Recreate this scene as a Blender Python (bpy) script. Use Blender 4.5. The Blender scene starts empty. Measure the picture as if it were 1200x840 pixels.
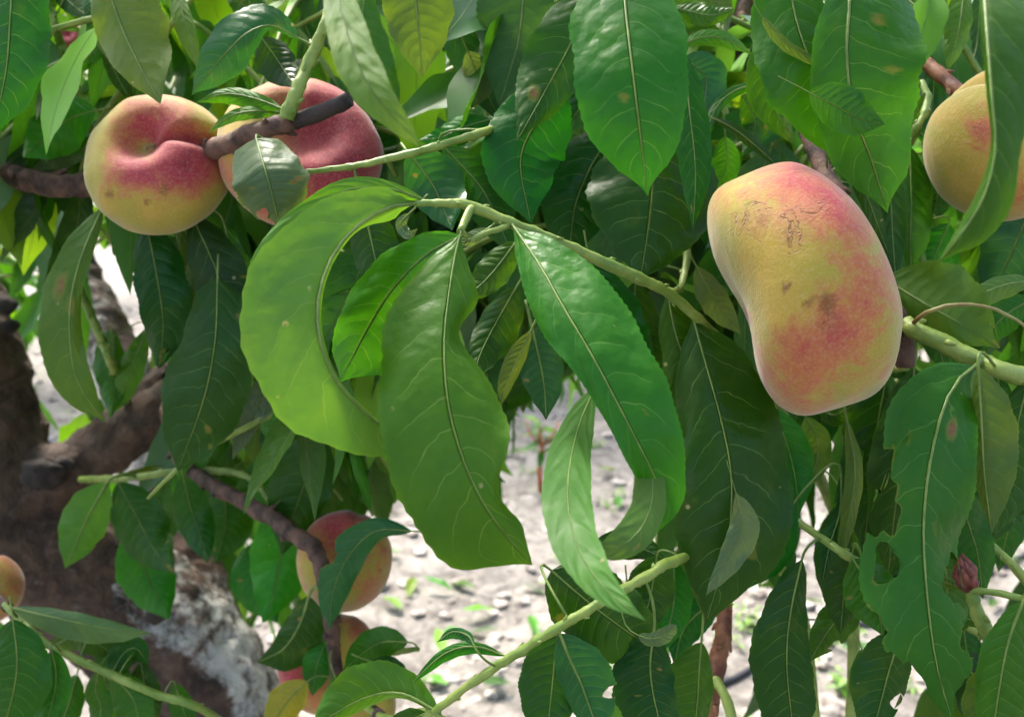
import bpy, bmesh, math, random
from mathutils import Vector, Matrix, noise

# ------------------------------------------------------------------ camera, sky, sun, exposure
SC = bpy.context.scene
COL = SC.collection
F = 1039.0                      # focal length in photo pixels (photo 1200 x 840)
CH = 1.35                       # camera height above the soil
PITCH = math.radians(12)
CAM = Vector((0, 0, CH))
RT = Vector((1, 0, 0))
FW = Vector((0, math.cos(PITCH), -math.sin(PITCH)))
UP = Vector((0, math.sin(PITCH), math.cos(PITCH)))
cd = bpy.data.cameras.new('camera')
cam = bpy.data.objects.new('camera', cd)
COL.objects.link(cam)
cam.location = CAM
cam.rotation_euler = (math.pi / 2 - PITCH, 0, 0)
cd.sensor_fit = 'HORIZONTAL'
cd.sensor_width = 36
cd.lens = 36 * F / 1200
cd.clip_start = 0.01
cd.clip_end = 500
cd.dof.use_dof = True
cd.dof.focus_distance = 0.325
cd.dof.aperture_fstop = 15
SC.camera = cam

SUN_EL, SUN_AZ = math.radians(58), math.radians(-35)     # azimuth from +Y (view direction), negative = to the left
world = bpy.data.worlds.new('World')
SC.world = world
world.use_nodes = True
wn = world.node_tree
sky = wn.nodes.new('ShaderNodeTexSky')
sky.sky_type = 'NISHITA'
sky.sun_disc = False
sky.sun_elevation = SUN_EL
sky.sun_rotation = SUN_AZ
sky.air_density = 1.0
sky.dust_density = 5.0
sky.ozone_density = 0.4
bg = wn.nodes['Background']
wn.links.new(sky.outputs[0], bg.inputs[0])
bg.inputs[1].default_value = 0.15
sl = bpy.data.lights.new('sun', 'SUN')
sl.energy = 2.8
sl.angle = math.radians(12)
sl.color = (1.0, 0.95, 0.87)
sun = bpy.data.objects.new('sun', sl)
COL.objects.link(sun)
sdir = Vector((math.sin(SUN_AZ) * math.cos(SUN_EL), math.cos(SUN_AZ) * math.cos(SUN_EL), math.sin(SUN_EL)))
sun.rotation_euler = sdir.to_track_quat('Z', 'Y').to_euler()
sun.location = (0, 0, 6)
SC.view_settings.view_transform = 'Standard'
SC.view_settings.look = 'None'
SC.view_settings.exposure = 2.0
SC.view_settings.gamma = 1
SC.view_settings.use_curve_mapping = False
SC.render.engine = 'CYCLES'
SC.cycles.use_denoising = True
SC.cycles.max_bounces = 6
SC.cycles.diffuse_bounces = 3
SC.cycles.glossy_bounces = 2
SC.cycles.transmission_bounces = 4
SC.cycles.use_adaptive_sampling = True
SC.cycles.adaptive_threshold = 0.03

# ------------------------------------------------------------------ helpers
def P(px, py, d):
    return CAM + d * (FW + RT * ((px - 600) / F) - UP * ((py - 420) / F))

def proj(w):
    v = w - CAM
    d = v.dot(FW)
    if d < 0.01:
        return (-9999, -9999, d)
    return (600 + F * v.dot(RT) / d, 420 - F * v.dot(UP) / d, d)

def ground_at(px, py):
    r = FW + RT * ((px - 600) / F) - UP * ((py - 420) / F)
    return CAM + r * (-CH / r.z)

def lerp(a, b, t):
    return a + (b - a) * t

def smooth(a, b, x):
    t = min(1, max(0, (x - a) / (b - a)))
    return t * t * (3 - 2 * t)

def cr(p, u):
    """Catmull-Rom through the list p (tuples) at u in 0..1 (uniform)."""
    n = len(p) - 1
    x = min(max(u, 0), 1) * n
    i = min(int(x), n - 1)
    t = x - i
    p1, p2 = p[i], p[i + 1]
    p0 = p[i - 1] if i > 0 else tuple(2 * a - b for a, b in zip(p1, p2))
    p3 = p[i + 2] if i + 2 <= n else tuple(2 * b - a for a, b in zip(p1, p2))
    return tuple(0.5 * (2 * b + (c - a) * t + (2 * a - 5 * b + 4 * c - d) * t * t + (3 * b - a - 3 * c + d) * t ** 3)
                 for a, b, c, d in zip(p0, p1, p2, p3))

def link(name, me, mats, parent=None):
    o = bpy.data.objects.new(name, me)
    for m in mats:
        if m.name not in [x.name for x in me.materials if x]:
            me.materials.append(m)
    COL.objects.link(o)
    if parent is not None:
        o.parent = parent
        o.matrix_parent_inverse = Matrix.Identity(4)
    return o

def empty(name, loc=(0, 0, 0)):
    o = bpy.data.objects.new(name, None)
    o.empty_display_size = 0.05
    o.location = loc
    COL.objects.link(o)
    return o

def tag(o, label=None, cat=None, group=None, kind=None):
    if label: o['label'] = label
    if cat: o['category'] = cat
    if group: o['group'] = group
    if kind: o['kind'] = kind
    return o

# ------------------------------------------------------------------ materials
def mat(name):
    m = bpy.data.materials.new(name)
    m.use_nodes = True
    nt = m.node_tree
    for n in list(nt.nodes):
        nt.nodes.remove(n)
    return m, nt, NB(nt)

class NB:
    def __init__(s, nt): s.nt = nt
    def n(s, typ, **kw):
        x = s.nt.nodes.new('ShaderNode' + typ)
        for k, v in kw.items(): setattr(x, k, v)
        return x
    def put(s, sock, v):
        if isinstance(v, bpy.types.NodeSocket): s.nt.links.new(v, sock)
        else: sock.default_value = v
    def math(s, op, a, b=0.0, c=0.0, clamp=False):
        x = s.n('Math', operation=op, use_clamp=clamp)
        s.put(x.inputs[0], a); s.put(x.inputs[1], b); s.put(x.inputs[2], c)
        return x.outputs[0]
    def mix(s, f, a, b, blend='MIX'):
        x = s.n('Mix', data_type='RGBA', blend_type=blend)
        s.put(x.inputs[0], f)
        s.put(x.inputs[6], a if isinstance(a, bpy.types.NodeSocket) else (*a, 1)[:4])
        s.put(x.inputs[7], b if isinstance(b, bpy.types.NodeSocket) else (*b, 1)[:4])
        return x.outputs[2]
    def ss(s, x, lo, hi, a=0.0, b=1.0):
        m = s.n('MapRange', interpolation_type='SMOOTHSTEP')
        s.put(m.inputs[0], x)
        for i, v in zip((1, 2, 3, 4), (lo, hi, a, b)): s.put(m.inputs[i], v)
        return m.outputs[0]
    def noise(s, vec, scale, detail=3, rough=0.5, dist=0.0):
        x = s.n('TexNoise')
        if vec is not None: s.put(x.inputs['Vector'], vec)
        s.put(x.inputs['Scale'], scale); s.put(x.inputs['Detail'], detail)
        s.put(x.inputs['Roughness'], rough); s.put(x.inputs['Distortion'], dist)
        return x.outputs[0]
    def out(s, shader):
        o = s.n('OutputMaterial'); s.nt.links.new(shader, o.inputs[0]); return o
    def bump(s, h, strength, dist):
        b = s.n('Bump'); s.put(b.inputs['Height'], h)
        b.inputs['Strength'].default_value = strength; b.inputs['Distance'].default_value = dist
        return b.outputs[0]

def make_leaf_mat():
    m, nt, b = mat('leaf_blade')
    uv = b.n('UVMap', uv_map='UVMap')
    sep = b.n('SeparateXYZ'); nt.links.new(uv.outputs[0], sep.inputs[0])
    u, v = sep.outputs[0], sep.outputs[1]
    tc = b.n('TexCoord').outputs['Object']
    t = b.n('Attribute', attribute_name='tint')
    dmg = b.n('Attribute', attribute_name='damage')
    side = b.math('SUBTRACT', u, 0.5)
    s_ = b.math('MULTIPLY', b.math('ABSOLUTE', side), 2.0)
    sgn = b.math('GREATER_THAN', side, 0.0)
    wob = b.noise(tc, 38, 3, 0.6)
    # lateral veins: leave the midrib and bend towards the tip
    ph = b.math('MULTIPLY', b.math('SUBTRACT', v, b.math('MULTIPLY', b.math('POWER', s_, 1.5), 0.15)), 10.5)
    ph = b.math('ADD', b.math('ADD', ph, b.math('MULTIPLY', sgn, 0.43)), b.math('MULTIPLY', wob, 1.5))
    fr = b.math('ABSOLUTE', b.math('SUBTRACT', b.math('FRACT', ph), 0.5))     # 0 on the vein .. 0.5 between
    vein = b.math('MULTIPLY', b.ss(fr, 0.0, 0.036, 1, 0), b.ss(s_, 0.5, 0.92, 1, 0))
    mid = b.ss(s_, 0.0, 0.045, 1, 0)
    n1 = b.noise(tc, 60, 4, 0.6)
    n2 = b.noise(tc, 380, 1)
    info = b.n('ObjectInfo')
    base = b.mix(b.ss(n1, 0.3, 0.7, 0.0, 0.65), t.outputs['Color'], b.mix(1.0, t.outputs['Color'], (1.5, 1.25, 0.9), 'MULTIPLY'))
    hs = b.n('HueSaturation')
    b.put(hs.inputs['Hue'], b.math('ADD', b.math('MULTIPLY', info.outputs['Random'], 0.035), 0.4825))
    b.put(hs.inputs['Value'], b.math('ADD', b.math('MULTIPLY', info.outputs['Random'], 0.35), 0.83))
    nt.links.new(base, hs.inputs['Color'])
    base = hs.outputs[0]
    pale = b.mix(1.0, base, (2.8, 1.7, 2.2), 'MULTIPLY')
    pale = b.mix(0.5, pale, (0.13, 0.21, 0.07))
    back = b.n('NewGeometry').outputs['Backfacing']
    c = b.mix(b.math('MULTIPLY', b.math('MULTIPLY', vein, b.math('SUBTRACT', 1.0, b.math('MULTIPLY', back, 0.45))), b.ss(n1, 0.30, 0.55, 0.2, 0.85)), base, pale)
    c = b.mix(b.math('MULTIPLY', mid, 0.6), c, (0.13, 0.20, 0.05))
    # yellowish rim
    rim = b.math('MULTIPLY', b.ss(b.math('ADD', s_, b.math('MULTIPLY', b.math('SUBTRACT', n1, 0.5), 0.12)), 0.9, 1.0), 0.35)
    c = b.mix(rim, c, b.mix(1.0, c, (2.0, 1.5, 0.9), 'MULTIPLY'))
    # brown damage
    halo = b.ss(b.math('ADD', dmg.outputs['Fac'], b.math('MULTIPLY', b.math('SUBTRACT', n1, 0.5), 0.9)), 0.08, 0.42)
    c = b.mix(b.math('MULTIPLY', halo, 0.55), c, (0.16, 0.17, 0.025))
    d = b.ss(b.math('ADD', dmg.outputs['Fac'], b.math('MULTIPLY', b.math('SUBTRACT', n1, 0.5), 0.8)), 0.42, 0.6)
    c = b.mix(d, c, b.mix(n2, (0.09, 0.042, 0.014), (0.24, 0.15, 0.06)))
    # tiny pale specks
    sp = b.n('TexVoronoi'); nt.links.new(tc, sp.inputs['Vector']); sp.inputs['Scale'].default_value = 75
    speck = b.math('MULTIPLY', b.ss(sp.outputs['Distance'], 0.05, 0.09, 1, 0), b.ss(n1, 0.55, 0.6))
    c = b.mix(b.math('MULTIPLY', speck, 0.6), c, (0.38, 0.34, 0.18))
    # the underside of a leaf is paler and duller
    under = b.mix(0.45, b.mix(1.0, c, (1.5, 1.3, 1.6), 'MULTIPLY'), (0.055, 0.11, 0.032))
    col = b.mix(back, c, under)
    h = b.math('ADD', b.math('MULTIPLY', b.ss(fr, 0.0, 0.42, 0, 0.13), b.ss(s_, 0.55, 0.95, 1, 0.0)), b.math('ADD', b.math('MULTIPLY', wob, 1.5), b.math('MULTIPLY', n1, 0.6)))
    h = b.math('SUBTRACT', h, b.math('MULTIPLY', mid, 0.7))
    nrm = b.bump(h, 0.8, 0.0019)
    pr = b.n('BsdfPrincipled')
    nt.links.new(col, pr.inputs['Base Color']); nt.links.new(nrm, pr.inputs['Normal'])
    b.put(pr.inputs['Roughness'], b.math('ADD', b.math('MULTIPLY', back, 0.2), b.math('ADD', b.math('MULTIPLY', n2, 0.16), b.ss(wob, 0.35, 0.65, 0.22, 0.46))))
    pr.inputs['Specular IOR Level'].default_value = 0.22
    tr = b.n('BsdfTranslucent')
    nt.links.new(b.mix(1.0, col, (2.1, 1.7, 0.35), 'MULTIPLY'), tr.inputs[0]); nt.links.new(nrm, tr.inputs[1])
    mx = b.n('MixShader')
    mx.inputs[0].default_value = 0.33
    nt.links.new(pr.outputs[0], mx.inputs[1]); nt.links.new(tr.outputs[0], mx.inputs[2])
    b.out(mx.outputs[0])
    return m

def simple_mat(name, c1, c2, scale=80, rough=0.6, bumpd=0.0005, bscale=None, spec=0.4, trans=0.0, stretch=None):
    m, nt, b = mat(name)
    tc = b.n('TexCoord').outputs['Object']
    n = b.noise(tc, scale, 5, 0.6)
    n2 = b.noise(tc, bscale or scale * 3, 5, 0.65)
    c = b.mix(b.ss(n, 0.35, 0.65), c1, c2)
    pr = b.n('BsdfPrincipled')
    nt.links.new(c, pr.inputs['Base Color'])
    nt.links.new(b.bump(n2, 0.7, bumpd), pr.inputs['Normal'])
    pr.inputs['Roughness'].default_value = rough
    pr.inputs['Specular IOR Level'].default_value = spec
    b.out(pr.outputs[0])
    return m

def make_far_leaf_mat():
    m, nt, b = mat('far_leaf_blade')
    t = b.n('Attribute', attribute_name='tint')
    col = b.mix(1.0, t.outputs['Color'], (1.0, 1.0, 1.0), 'MULTIPLY')
    pr = b.n('BsdfPrincipled')
    nt.links.new(col, pr.inputs['Base Color'])
    pr.inputs['Roughness'].default_value = 0.45
    pr.inputs['Specular IOR Level'].default_value = 0.34
    tr = b.n('BsdfTranslucent')
    nt.links.new(b.mix(1.0, col, (2.1, 1.7, 0.35), 'MULTIPLY'), tr.inputs[0])
    mx = b.n('MixShader'); mx.inputs[0].default_value = 0.35
    nt.links.new(pr.outputs[0], mx.inputs[1]); nt.links.new(tr.outputs[0], mx.inputs[2])
    b.out(mx.outputs[0])
    return m
FARLEAF = make_far_leaf_mat()
LEAF = make_leaf_mat()
VEIN = simple_mat('leaf_vein', (0.085, 0.15, 0.022), (0.15, 0.22, 0.045), 120, 0.5, 0.0002)
STALK = simple_mat('leaf_stalk', (0.16, 0.075, 0.04), (0.20, 0.20, 0.06), 60, 0.5, 0.0003)
GREEN = simple_mat('green_shoot', (0.11, 0.19, 0.025), (0.22, 0.29, 0.06), 70, 0.45, 0.0006, 300)
BROWN = simple_mat('brown_twig', (0.026, 0.014, 0.011), (0.13, 0.07, 0.048), 75, 0.75, 0.0022, 240)
RED = simple_mat('reddish_twig', (0.10, 0.03, 0.016), (0.26, 0.11, 0.05), 60, 0.55, 0.0008, 260)
BLACK = simple_mat('blackened_wood', (0.012, 0.009, 0.008), (0.04, 0.03, 0.026), 90, 0.85, 0.002, 240)
GREY = simple_mat('grey_limb_bark', (0.07, 0.055, 0.045), (0.32, 0.30, 0.27), 26, 0.85, 0.003, 120)
BUD = simple_mat('bud_scale', (0.07, 0.012, 0.012), (0.20, 0.05, 0.03), 300, 0.5, 0.0004)
HOSE = simple_mat('black_hose', (0.012, 0.012, 0.014), (0.03, 0.03, 0.034), 30, 0.5, 0.0002)

def make_trunk_mat():
    m, nt, b = mat('whitewashed_bark')
    tc = b.n('TexCoord').outputs['Object']
    n = b.noise(tc, 9, 5, 0.6, 0.6)
    nf = b.noise(tc, 70, 6, 0.7)
    nm = b.noise(tc, 28, 5, 0.65, 1.2)
    bark = b.mix(b.ss(nm, 0.3, 0.7), (0.022, 0.012, 0.008), (0.115, 0.068, 0.044))
    bark = b.mix(b.ss(nf, 0.55, 0.8), bark, (0.19, 0.15, 0.115))
    at = b.n('Attribute', attribute_name='wash').outputs['Fac']
    w = b.math('ADD', at, b.math('ADD', b.math('MULTIPLY', b.math('SUBTRACT', n, 0.5), 1.7), b.math('MULTIPLY', b.math('SUBTRACT', nf, 0.5), 0.9)))
    wash = b.mix(nf, (0.30, 0.29, 0.26), (0.68, 0.69, 0.66))
    c = b.mix(b.ss(w, 0.42, 0.72), bark, wash)
    pr = b.n('BsdfPrincipled')
    nt.links.new(c, pr.inputs['Base Color'])
    pr.inputs['Roughness'].default_value = 0.8
    h = b.math('ADD', b.math('MULTIPLY', nm, 1.0), b.math('MULTIPLY', nf, 0.5))
    nt.links.new(b.bump(h, 1.0, 0.014), pr.inputs['Normal'])
    b.out(pr.outputs[0])
    return m
TRUNK = make_trunk_mat()

def make_peach_mat():
    m, nt, b = mat('peach_skin')
    tc = b.n('TexCoord').outputs['Object']
    bl = b.n('Attribute', attribute_name='blush').outputs['Fac']
    sc = b.n('Attribute', attribute_name='scar').outputs['Fac']
    cf = b.n('Attribute', attribute_name='crack').outputs['Fac']
    n0 = b.noise(tc, 38, 4, 0.6, 0.5)
    n1 = b.noise(tc, 150, 5, 0.7, 0.8)
    n2 = b.noise(tc, 900, 3)
    base = b.mix(b.ss(n0, 0.3, 0.7), (0.26, 0.235, 0.026), (0.38, 0.26, 0.042))
    n3 = b.noise(tc, 75, 5, 0.7, 1.5)
    f = b.math('ADD', bl, b.math('ADD', b.math('MULTIPLY', b.math('SUBTRACT', n0, 0.5), 0.7), b.math('ADD', b.math('MULTIPLY', b.math('SUBTRACT', n3, 0.5), 1.0), b.math('MULTIPLY', b.math('SUBTRACT', n1, 0.5), 0.75))))
    c = b.mix(b.ss(f, 0.1, 0.55), base, (0.36, 0.125, 0.045))
    c = b.mix(b.ss(f, 0.45, 1.0), c, (0.31, 0.035, 0.045))
    c = b.mix(b.ss(f, 1.0, 1.5), c, (0.20, 0.015, 0.028))
    # brown bruises and russet cracks
    s1 = b.ss(b.math('ADD', sc, b.math('MULTIPLY', b.math('SUBTRACT', n1, 0.5), 1.1)), 0.35, 0.85)
    c = b.mix(b.math('MULTIPLY', s1, 0.85), c, (0.16, 0.065, 0.016))
    wr = b.noise(tc, 95, 3, 0.6, 1.2)
    ridge = b.ss(b.math('ABSOLUTE', b.math('SUBTRACT', wr, 0.5)), 0.0, 0.034, 1, 0)
    area = b.ss(b.math('ADD', cf, b.math('MULTIPLY', b.math('SUBTRACT', n3, 0.5), 1.2)), 0.35, 0.8)
    ck = b.math('MULTIPLY', ridge, area)
    c = b.mix(b.math('MULTIPLY', area, 0.45), c, (0.27, 0.115, 0.045))
    c = b.mix(b.math('MULTIPLY', ck, 0.75), c, (0.15, 0.058, 0.020))
    c = b.mix(b.math('MULTIPLY', b.ss(n2, 0.42, 0.75), 0.16), c, (0.55, 0.42, 0.30))
    pr = b.n('BsdfPrincipled')
    nt.links.new(c, pr.inputs['Base Color'])
    pr.inputs['Roughness'].default_value = 0.68
    pr.inputs['Specular IOR Level'].default_value = 0.22
    pr.inputs['Sheen Weight'].default_value = 0.35
    pr.inputs['Sheen Roughness'].default_value = 0.4
    h = b.math('ADD', b.math('MULTIPLY', n2, 0.25), b.math('ADD', b.math('MULTIPLY', n1, 0.5), b.math('MULTIPLY', ck, -0.9)))
    h = b.math('ADD', h, b.math('MULTIPLY', n3, 0.6))
    nt.links.new(b.bump(h, 0.45, 0.0014), pr.inputs['Normal'])
    b.out(pr.outputs[0])
    return m
PEACH = make_peach_mat()

def make_soil_mat():
    m, nt, b = mat('pale_dry_soil')
    tc = b.n('TexCoord').outputs['Object']
    a = b.noise(tc, 3.2, 6, 0.65, 0.4)
    n = b.noise(tc, 16, 8, 0.7, 0.5)
    f = b.noise(tc, 80, 6, 0.7)
    c = b.mix(b.ss(n, 0.3, 0.68), (0.085, 0.075, 0.062), (0.33, 0.305, 0.275))
    c = b.mix(b.ss(a, 0.45, 0.7, 0, 0.6), c, (0.42, 0.39, 0.35))
    c = b.mix(b.ss(f, 0.52, 0.75, 0, 0.8), c, (0.10, 0.08, 0.062))
    g = b.noise(tc, 2.1, 4, 0.6)
    c = b.mix(b.math('MULTIPLY', b.ss(g, 0.56, 0.72), b.ss(n, 0.45, 0.6, 0, 0.65)), c, (0.14, 0.20, 0.085))
    pr = b.n('BsdfPrincipled')
    nt.links.new(c, pr.inputs['Base Color'])
    pr.inputs['Roughness'].default_value = 0.95
    h = b.math('ADD', n, b.math('MULTIPLY', f, 0.35))
    nt.links.new(b.bump(h, 1.0, 0.04), pr.inputs['Normal'])
    b.out(pr.outputs[0])
    return m
SOIL = make_soil_mat()
CLOD = simple_mat('soil_clod', (0.12, 0.10, 0.085), (0.44, 0.41, 0.37), 25, 0.95, 0.006, 90)
WEED = simple_mat('weed_green', (0.08, 0.17, 0.03), (0.17, 0.28, 0.06), 20, 0.6, 0.0005)

TINT = {  # leaf greens, partly with sky sheen, backlight and shade put into the colour
    'dk': (0.0110, 0.070, 0.0050), 'vd': (0.0085, 0.050, 0.005), 'md': (0.019, 0.105, 0.0050), 'br': (0.032, 0.150, 0.006),
    'yl': (0.046, 0.135, 0.014), 'bl': (0.015, 0.082, 0.020), 'pb': (0.055, 0.125, 0.055), 'yw': (0.20, 0.21, 0.02),
    'lt': (0.055, 0.135, 0.014), 'ol': (0.034, 0.095, 0.007),
}

# ------------------------------------------------------------------ leaf builder
def tube_into(bm, pts, radii, segs=6, mi=0, cap=True):
    """pts world Vectors, radii metres. Adds a tapered tube."""
    rings = []
    n = len(pts)
    ref = Vector((0.31, 0.17, 0.93)).normalized()
    for i, p in enumerate(pts):
        t = (pts[min(i + 1, n - 1)] - pts[max(i - 1, 0)])
        t = t.normalized() if t.length > 1e-9 else Vector((0, 0, 1))
        a = ref - t * ref.dot(t)
        if a.length < 1e-3:
            a = Vector((1, 0, 0)) - t * t.x
        a.normalize()
        ref = a
        bb = t.cross(a)
        rings.append([bm.verts.new(p + (a * math.cos(k * 2 * math.pi / segs) + bb * math.sin(k * 2 * math.pi / segs)) * radii[i]) for k in range(segs)])
    for i in range(n - 1):
        for k in range(segs):
            f = bm.faces.new((rings[i][k], rings[i][(k + 1) % segs], rings[i + 1][(k + 1) % segs], rings[i + 1][k]))
            f.material_index = mi; f.smooth = True
    if cap:
        for r, rev in ((rings[0], True), (rings[-1], False)):
            f = bm.faces.new(r[::-1] if rev else r); f.material_index = mi
    return rings

def prof(t, peak=0.45, q=0.8):
    p = math.log(0.5) / math.log(peak)
    v = math.sin(math.pi * min(max(t, 0), 1) ** p)
    v = max(v, 0) ** q
    return v * (1 - 0.35 * smooth(0.78, 1.0, t))

def leaf_mesh(name, mid, wa, wb, nrm_hint, za=0.25, zb=0.25, upper=True, N=48, M=5, tint='md', peak=0.45, q=0.8,
              wave=0.17, bites=(), brown=(), rib=0.00055, pet=None, rng=random, teeth=0.014, raw=None):
    """mid(t) -> (pos Vector, sideA unit-vector in metres per px-unit, depth dir Vector, scale m per px)
    wa, wb: functions of t giving half widths (px units)."""
    bm = bmesh.new()
    uvl = bm.loops.layers.uv.new('UVMap')
    tl = bm.verts.layers.float_color.new('tint')
    dl = bm.verts.layers.float.new('damage')
    tc = TINT[tint] if isinstance(tint, str) else tint
    tc = tuple(c * (0.9 + 0.2 * rng.random()) for c in tc)
    ph = [rng.random() * 6.28 for _ in range(4)]
    k1, k2 = 7 + 5 * rng.random(), 15 + 8 * rng.random()
    wmax = max(max(wa(i / 20), wb(i / 20)) for i in range(21))
    def vpos(t, sj, edge=0.0):
        pos, sa, dd, sc = mid(t)
        s, neg = abs(sj), sj < 0
        ta, tb = wa(t), wb(t)
        w = (ta if neg else tb) * (1 + edge)
        wav = wave * s * s * (math.sin(k1 * t + ph[1] + (1.3 if neg else 0)) + 0.5 * math.sin(k2 * t + ph[2] + sj * 5))
        wm = min(max(ta, tb), wmax) * sc
        return pos + sa * (w * sc * -sj) + dd * (((za if neg else zb) * s ** 1.5 + wav) * wm)
    def hole_r(t, sj, hole):
        bt, bs, br = hole
        an = math.atan2(sj - bs, (t - bt) * 4.0)
        return br * (1 + 0.22 * math.sin(3 * an + bt * 40) + 0.13 * math.sin(7 * an + bs * 30))
    grid, inside = [], []
    for i in range(N + 1):
        row, irow = [], []
        for j in range(-M, M + 1):
            irow.append(next((k for k, hb in enumerate(bites) if math.hypot((i / N - hb[0]) * 4.0, j / M - hb[1]) < hole_r(i / N, j / M, hb)), -1))
            row.append(None)
        grid.append(row); inside.append(irow)
    for i in range(N + 1):
        for j in range(-M, M + 1):
            t, sj = i / N, j / M
            edge = 0.0
            if abs(j) == M:
                edge = teeth * (1 if i % 2 else -1) + 0.025 * math.sin(k2 * t * 1.7 + ph[0] + j) + 0.02 * math.sin(k1 * t * 2.3 + ph[3] - j)
            d = 0.0
            k = inside[i][j + M]
            if k >= 0:
                near_out = any(0 <= i + a <= N and 0 <= j + M + c <= 2 * M and inside[i + a][j + M + c] < 0 for a in (-1, 0, 1) for c in (-1, 0, 1))
                if not near_out: continue
                hb = bites[k]
                r = max(math.hypot((t - hb[0]) * 4.0, sj - hb[1]), 1e-4)
                f = hole_r(t, sj, hb) / r
                t, sj = min(1, max(0, hb[0] + (t - hb[0]) * f)), min(1, max(-1, hb[1] + (sj - hb[1]) * f))
                d = 0.3
            v = bm.verts.new(vpos(t, sj, edge))
            v[tl] = (*tc, 1)
            for (bt, bs, br) in brown:
                d = max(d, 1 - math.hypot((t - bt) * 4.0, sj - bs) / br)
            v[dl] = max(0.0, d)
            grid[i][j + M] = v
    faces = []
    for i in range(N):
        for j in range(2 * M):
            q = ((i, j), (i, j + 1), (i + 1, j + 1), (i + 1, j))
            if all(inside[a][c] >= 0 for a, c in q): continue
            f = bm.faces.new([grid[a][c] for a, c in q])
            f.smooth = True
            for lp, (a, c) in zip(f.loops, q):
                lp[uvl].uv = (c / (2 * M), a / N)
            faces.append(f)
    loose = [v for v in bm.verts if not v.link_faces]
    # orientation
    bm.normal_update()
    acc = 0.0
    for f in faces:
        acc += f.normal.dot(nrm_hint) * f.calc_area()
    if (acc > 0) != upper:
        bmesh.ops.reverse_faces(bm, faces=faces)
    bmesh.ops.delete(bm, geom=loose, context='VERTS')
    # midrib, real relief on both faces
    if rib > 0:
        tmax = 1.0
        for bt, bs, br in bites:
            if abs(bs) < 0.05 and br > 0.3: tmax = min(tmax, bt)
        nn = 16
        pts = [mid(0.0 + tmax * 0.97 * k / nn)[0] for k in range(nn + 1)]
        rib = rib * 0.68
        rad = [rib * (1.15 - 0.85 * k / nn) for k in range(nn + 1)]
        if pet is not None:
            a, c = pet, pts[0]
            tan = (pts[0] - pts[2]).normalized()
            L = (c - a).length
            ctrl = c + tan * L * 0.5
            extra = [a * (1 - u) ** 2 + ctrl * 2 * u * (1 - u) + c * u * u for u in (0, .2, .4, .6, .8)]
            pts = extra + pts
            rad = [rib * 1.35] * 5 + rad
        tube_into(bm, pts, rad, 5, 1)
    me = bpy.data.meshes.new(name)
    bm.to_mesh(me); bm.free()
    ca = me.attributes.get('tint')
    return me

TREE = empty('peach_tree')
LEAVES = []
BR = {}        # name -> (object, [world points])

def photo_leaf(par, pts, wa, wb, d, tint='md', upper=True, za=0.3, zb=0.3, pet='auto', name='leaf', seed=None, **kw):
    """A leaf traced along its midrib: pts photo pixels base->tip, wa/wb half widths in px (number or list at the pts),
    d depth in metres (number or list). Side a = the photo's left for a leaf that hangs down."""
    rng = random.Random(seed if seed is not None else hash((pts[0], pts[-1], wa if not isinstance(wa, list) else wa[0])) & 0xffff)
    dl = d if isinstance(d, (list, tuple)) else [d * (1 + 0.02 * rng.uniform(-1, 1)), d, d * (1 + 0.03 * rng.uniform(-1, 1))]
    P2 = [tuple(map(float, p)) for p in pts]
    D1 = [(float(x),) for x in dl]
    # chord-length reparametrisation
    K = 80
    smp = [cr(P2, k / K) for k in range(K + 1)]
    acc = [0.0]
    for a, b_ in zip(smp, smp[1:]):
        acc.append(acc[-1] + math.hypot(b_[0] - a[0], b_[1] - a[1]))
    tot = acc[-1]
    def uof(t):
        x = t * tot
        lo = 0
        while lo < K - 1 and acc[lo + 1] < x: lo += 1
        return (lo + (x - acc[lo]) / max(acc[lo + 1] - acc[lo], 1e-6)) / K
    peak, q = kw.pop('peak', 0.45), kw.pop('q', 0.8)
    def wf(w):
        if isinstance(w, list):
            W = [(float(x),) for x in w]
            return lambda t: max(0.0, cr(W, uof(t))[0]) * min(1, (t * 14) ** 0.7) * min(1, max(0, (1 - t) * 9) ** 0.7)
        return lambda t: w * prof(t, peak, q)
    def mid(t):
        u = uof(t)
        x, y = cr(P2, u)
        dep = cr(D1, t)[0]
        x2, y2 = cr(P2, min(u + 0.02, 1)); x1, y1 = cr(P2, max(u - 0.02, 0))
        tx, ty = x2 - x1, y2 - y1
        L = math.hypot(tx, ty) or 1
        tx, ty = tx / L, ty / L
        ax, ay = -ty, tx
        ray = (FW + RT * ((x - 600) / F) - UP * ((y - 420) / F)).normalized()
        return P(x, y, dep), (RT * ax - UP * ay), ray, dep / F
    base = mid(0)[0]
    if pet == 'auto':
        best = None
        for nm in (BR if par is None else [par]):
            for w in BR[nm][1]:
                L = (w - base).length
                if best is None or L < best[0]: best = (L, w, nm)
        if par is None: par = best[2]
        if best[0] < 0.035: petw = best[1]
        else:
            t0 = (base - mid(0.08)[0]).normalized()
            petw = base + t0 * 0.012
    elif pet is None: petw = None
    else: petw = P(*pet)
    if 'brown' not in kw and rng.random() < .3:
        kw['brown'] = [(rng.uniform(.2, .9), rng.choice((-1, 1)) * rng.uniform(.2, .95), rng.choice((.06, .08, .11, .15))) for _ in range(rng.randint(1, 4))]
    me = leaf_mesh(name, mid, wf(wa), wf(wb), -FW, za, zb, upper, tint=tint, pet=petw, rng=rng, **kw)
    o = link(name, me, [LEAF, VEIN], BR[par][0])
    LEAVES.append(o)
    return o

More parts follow.
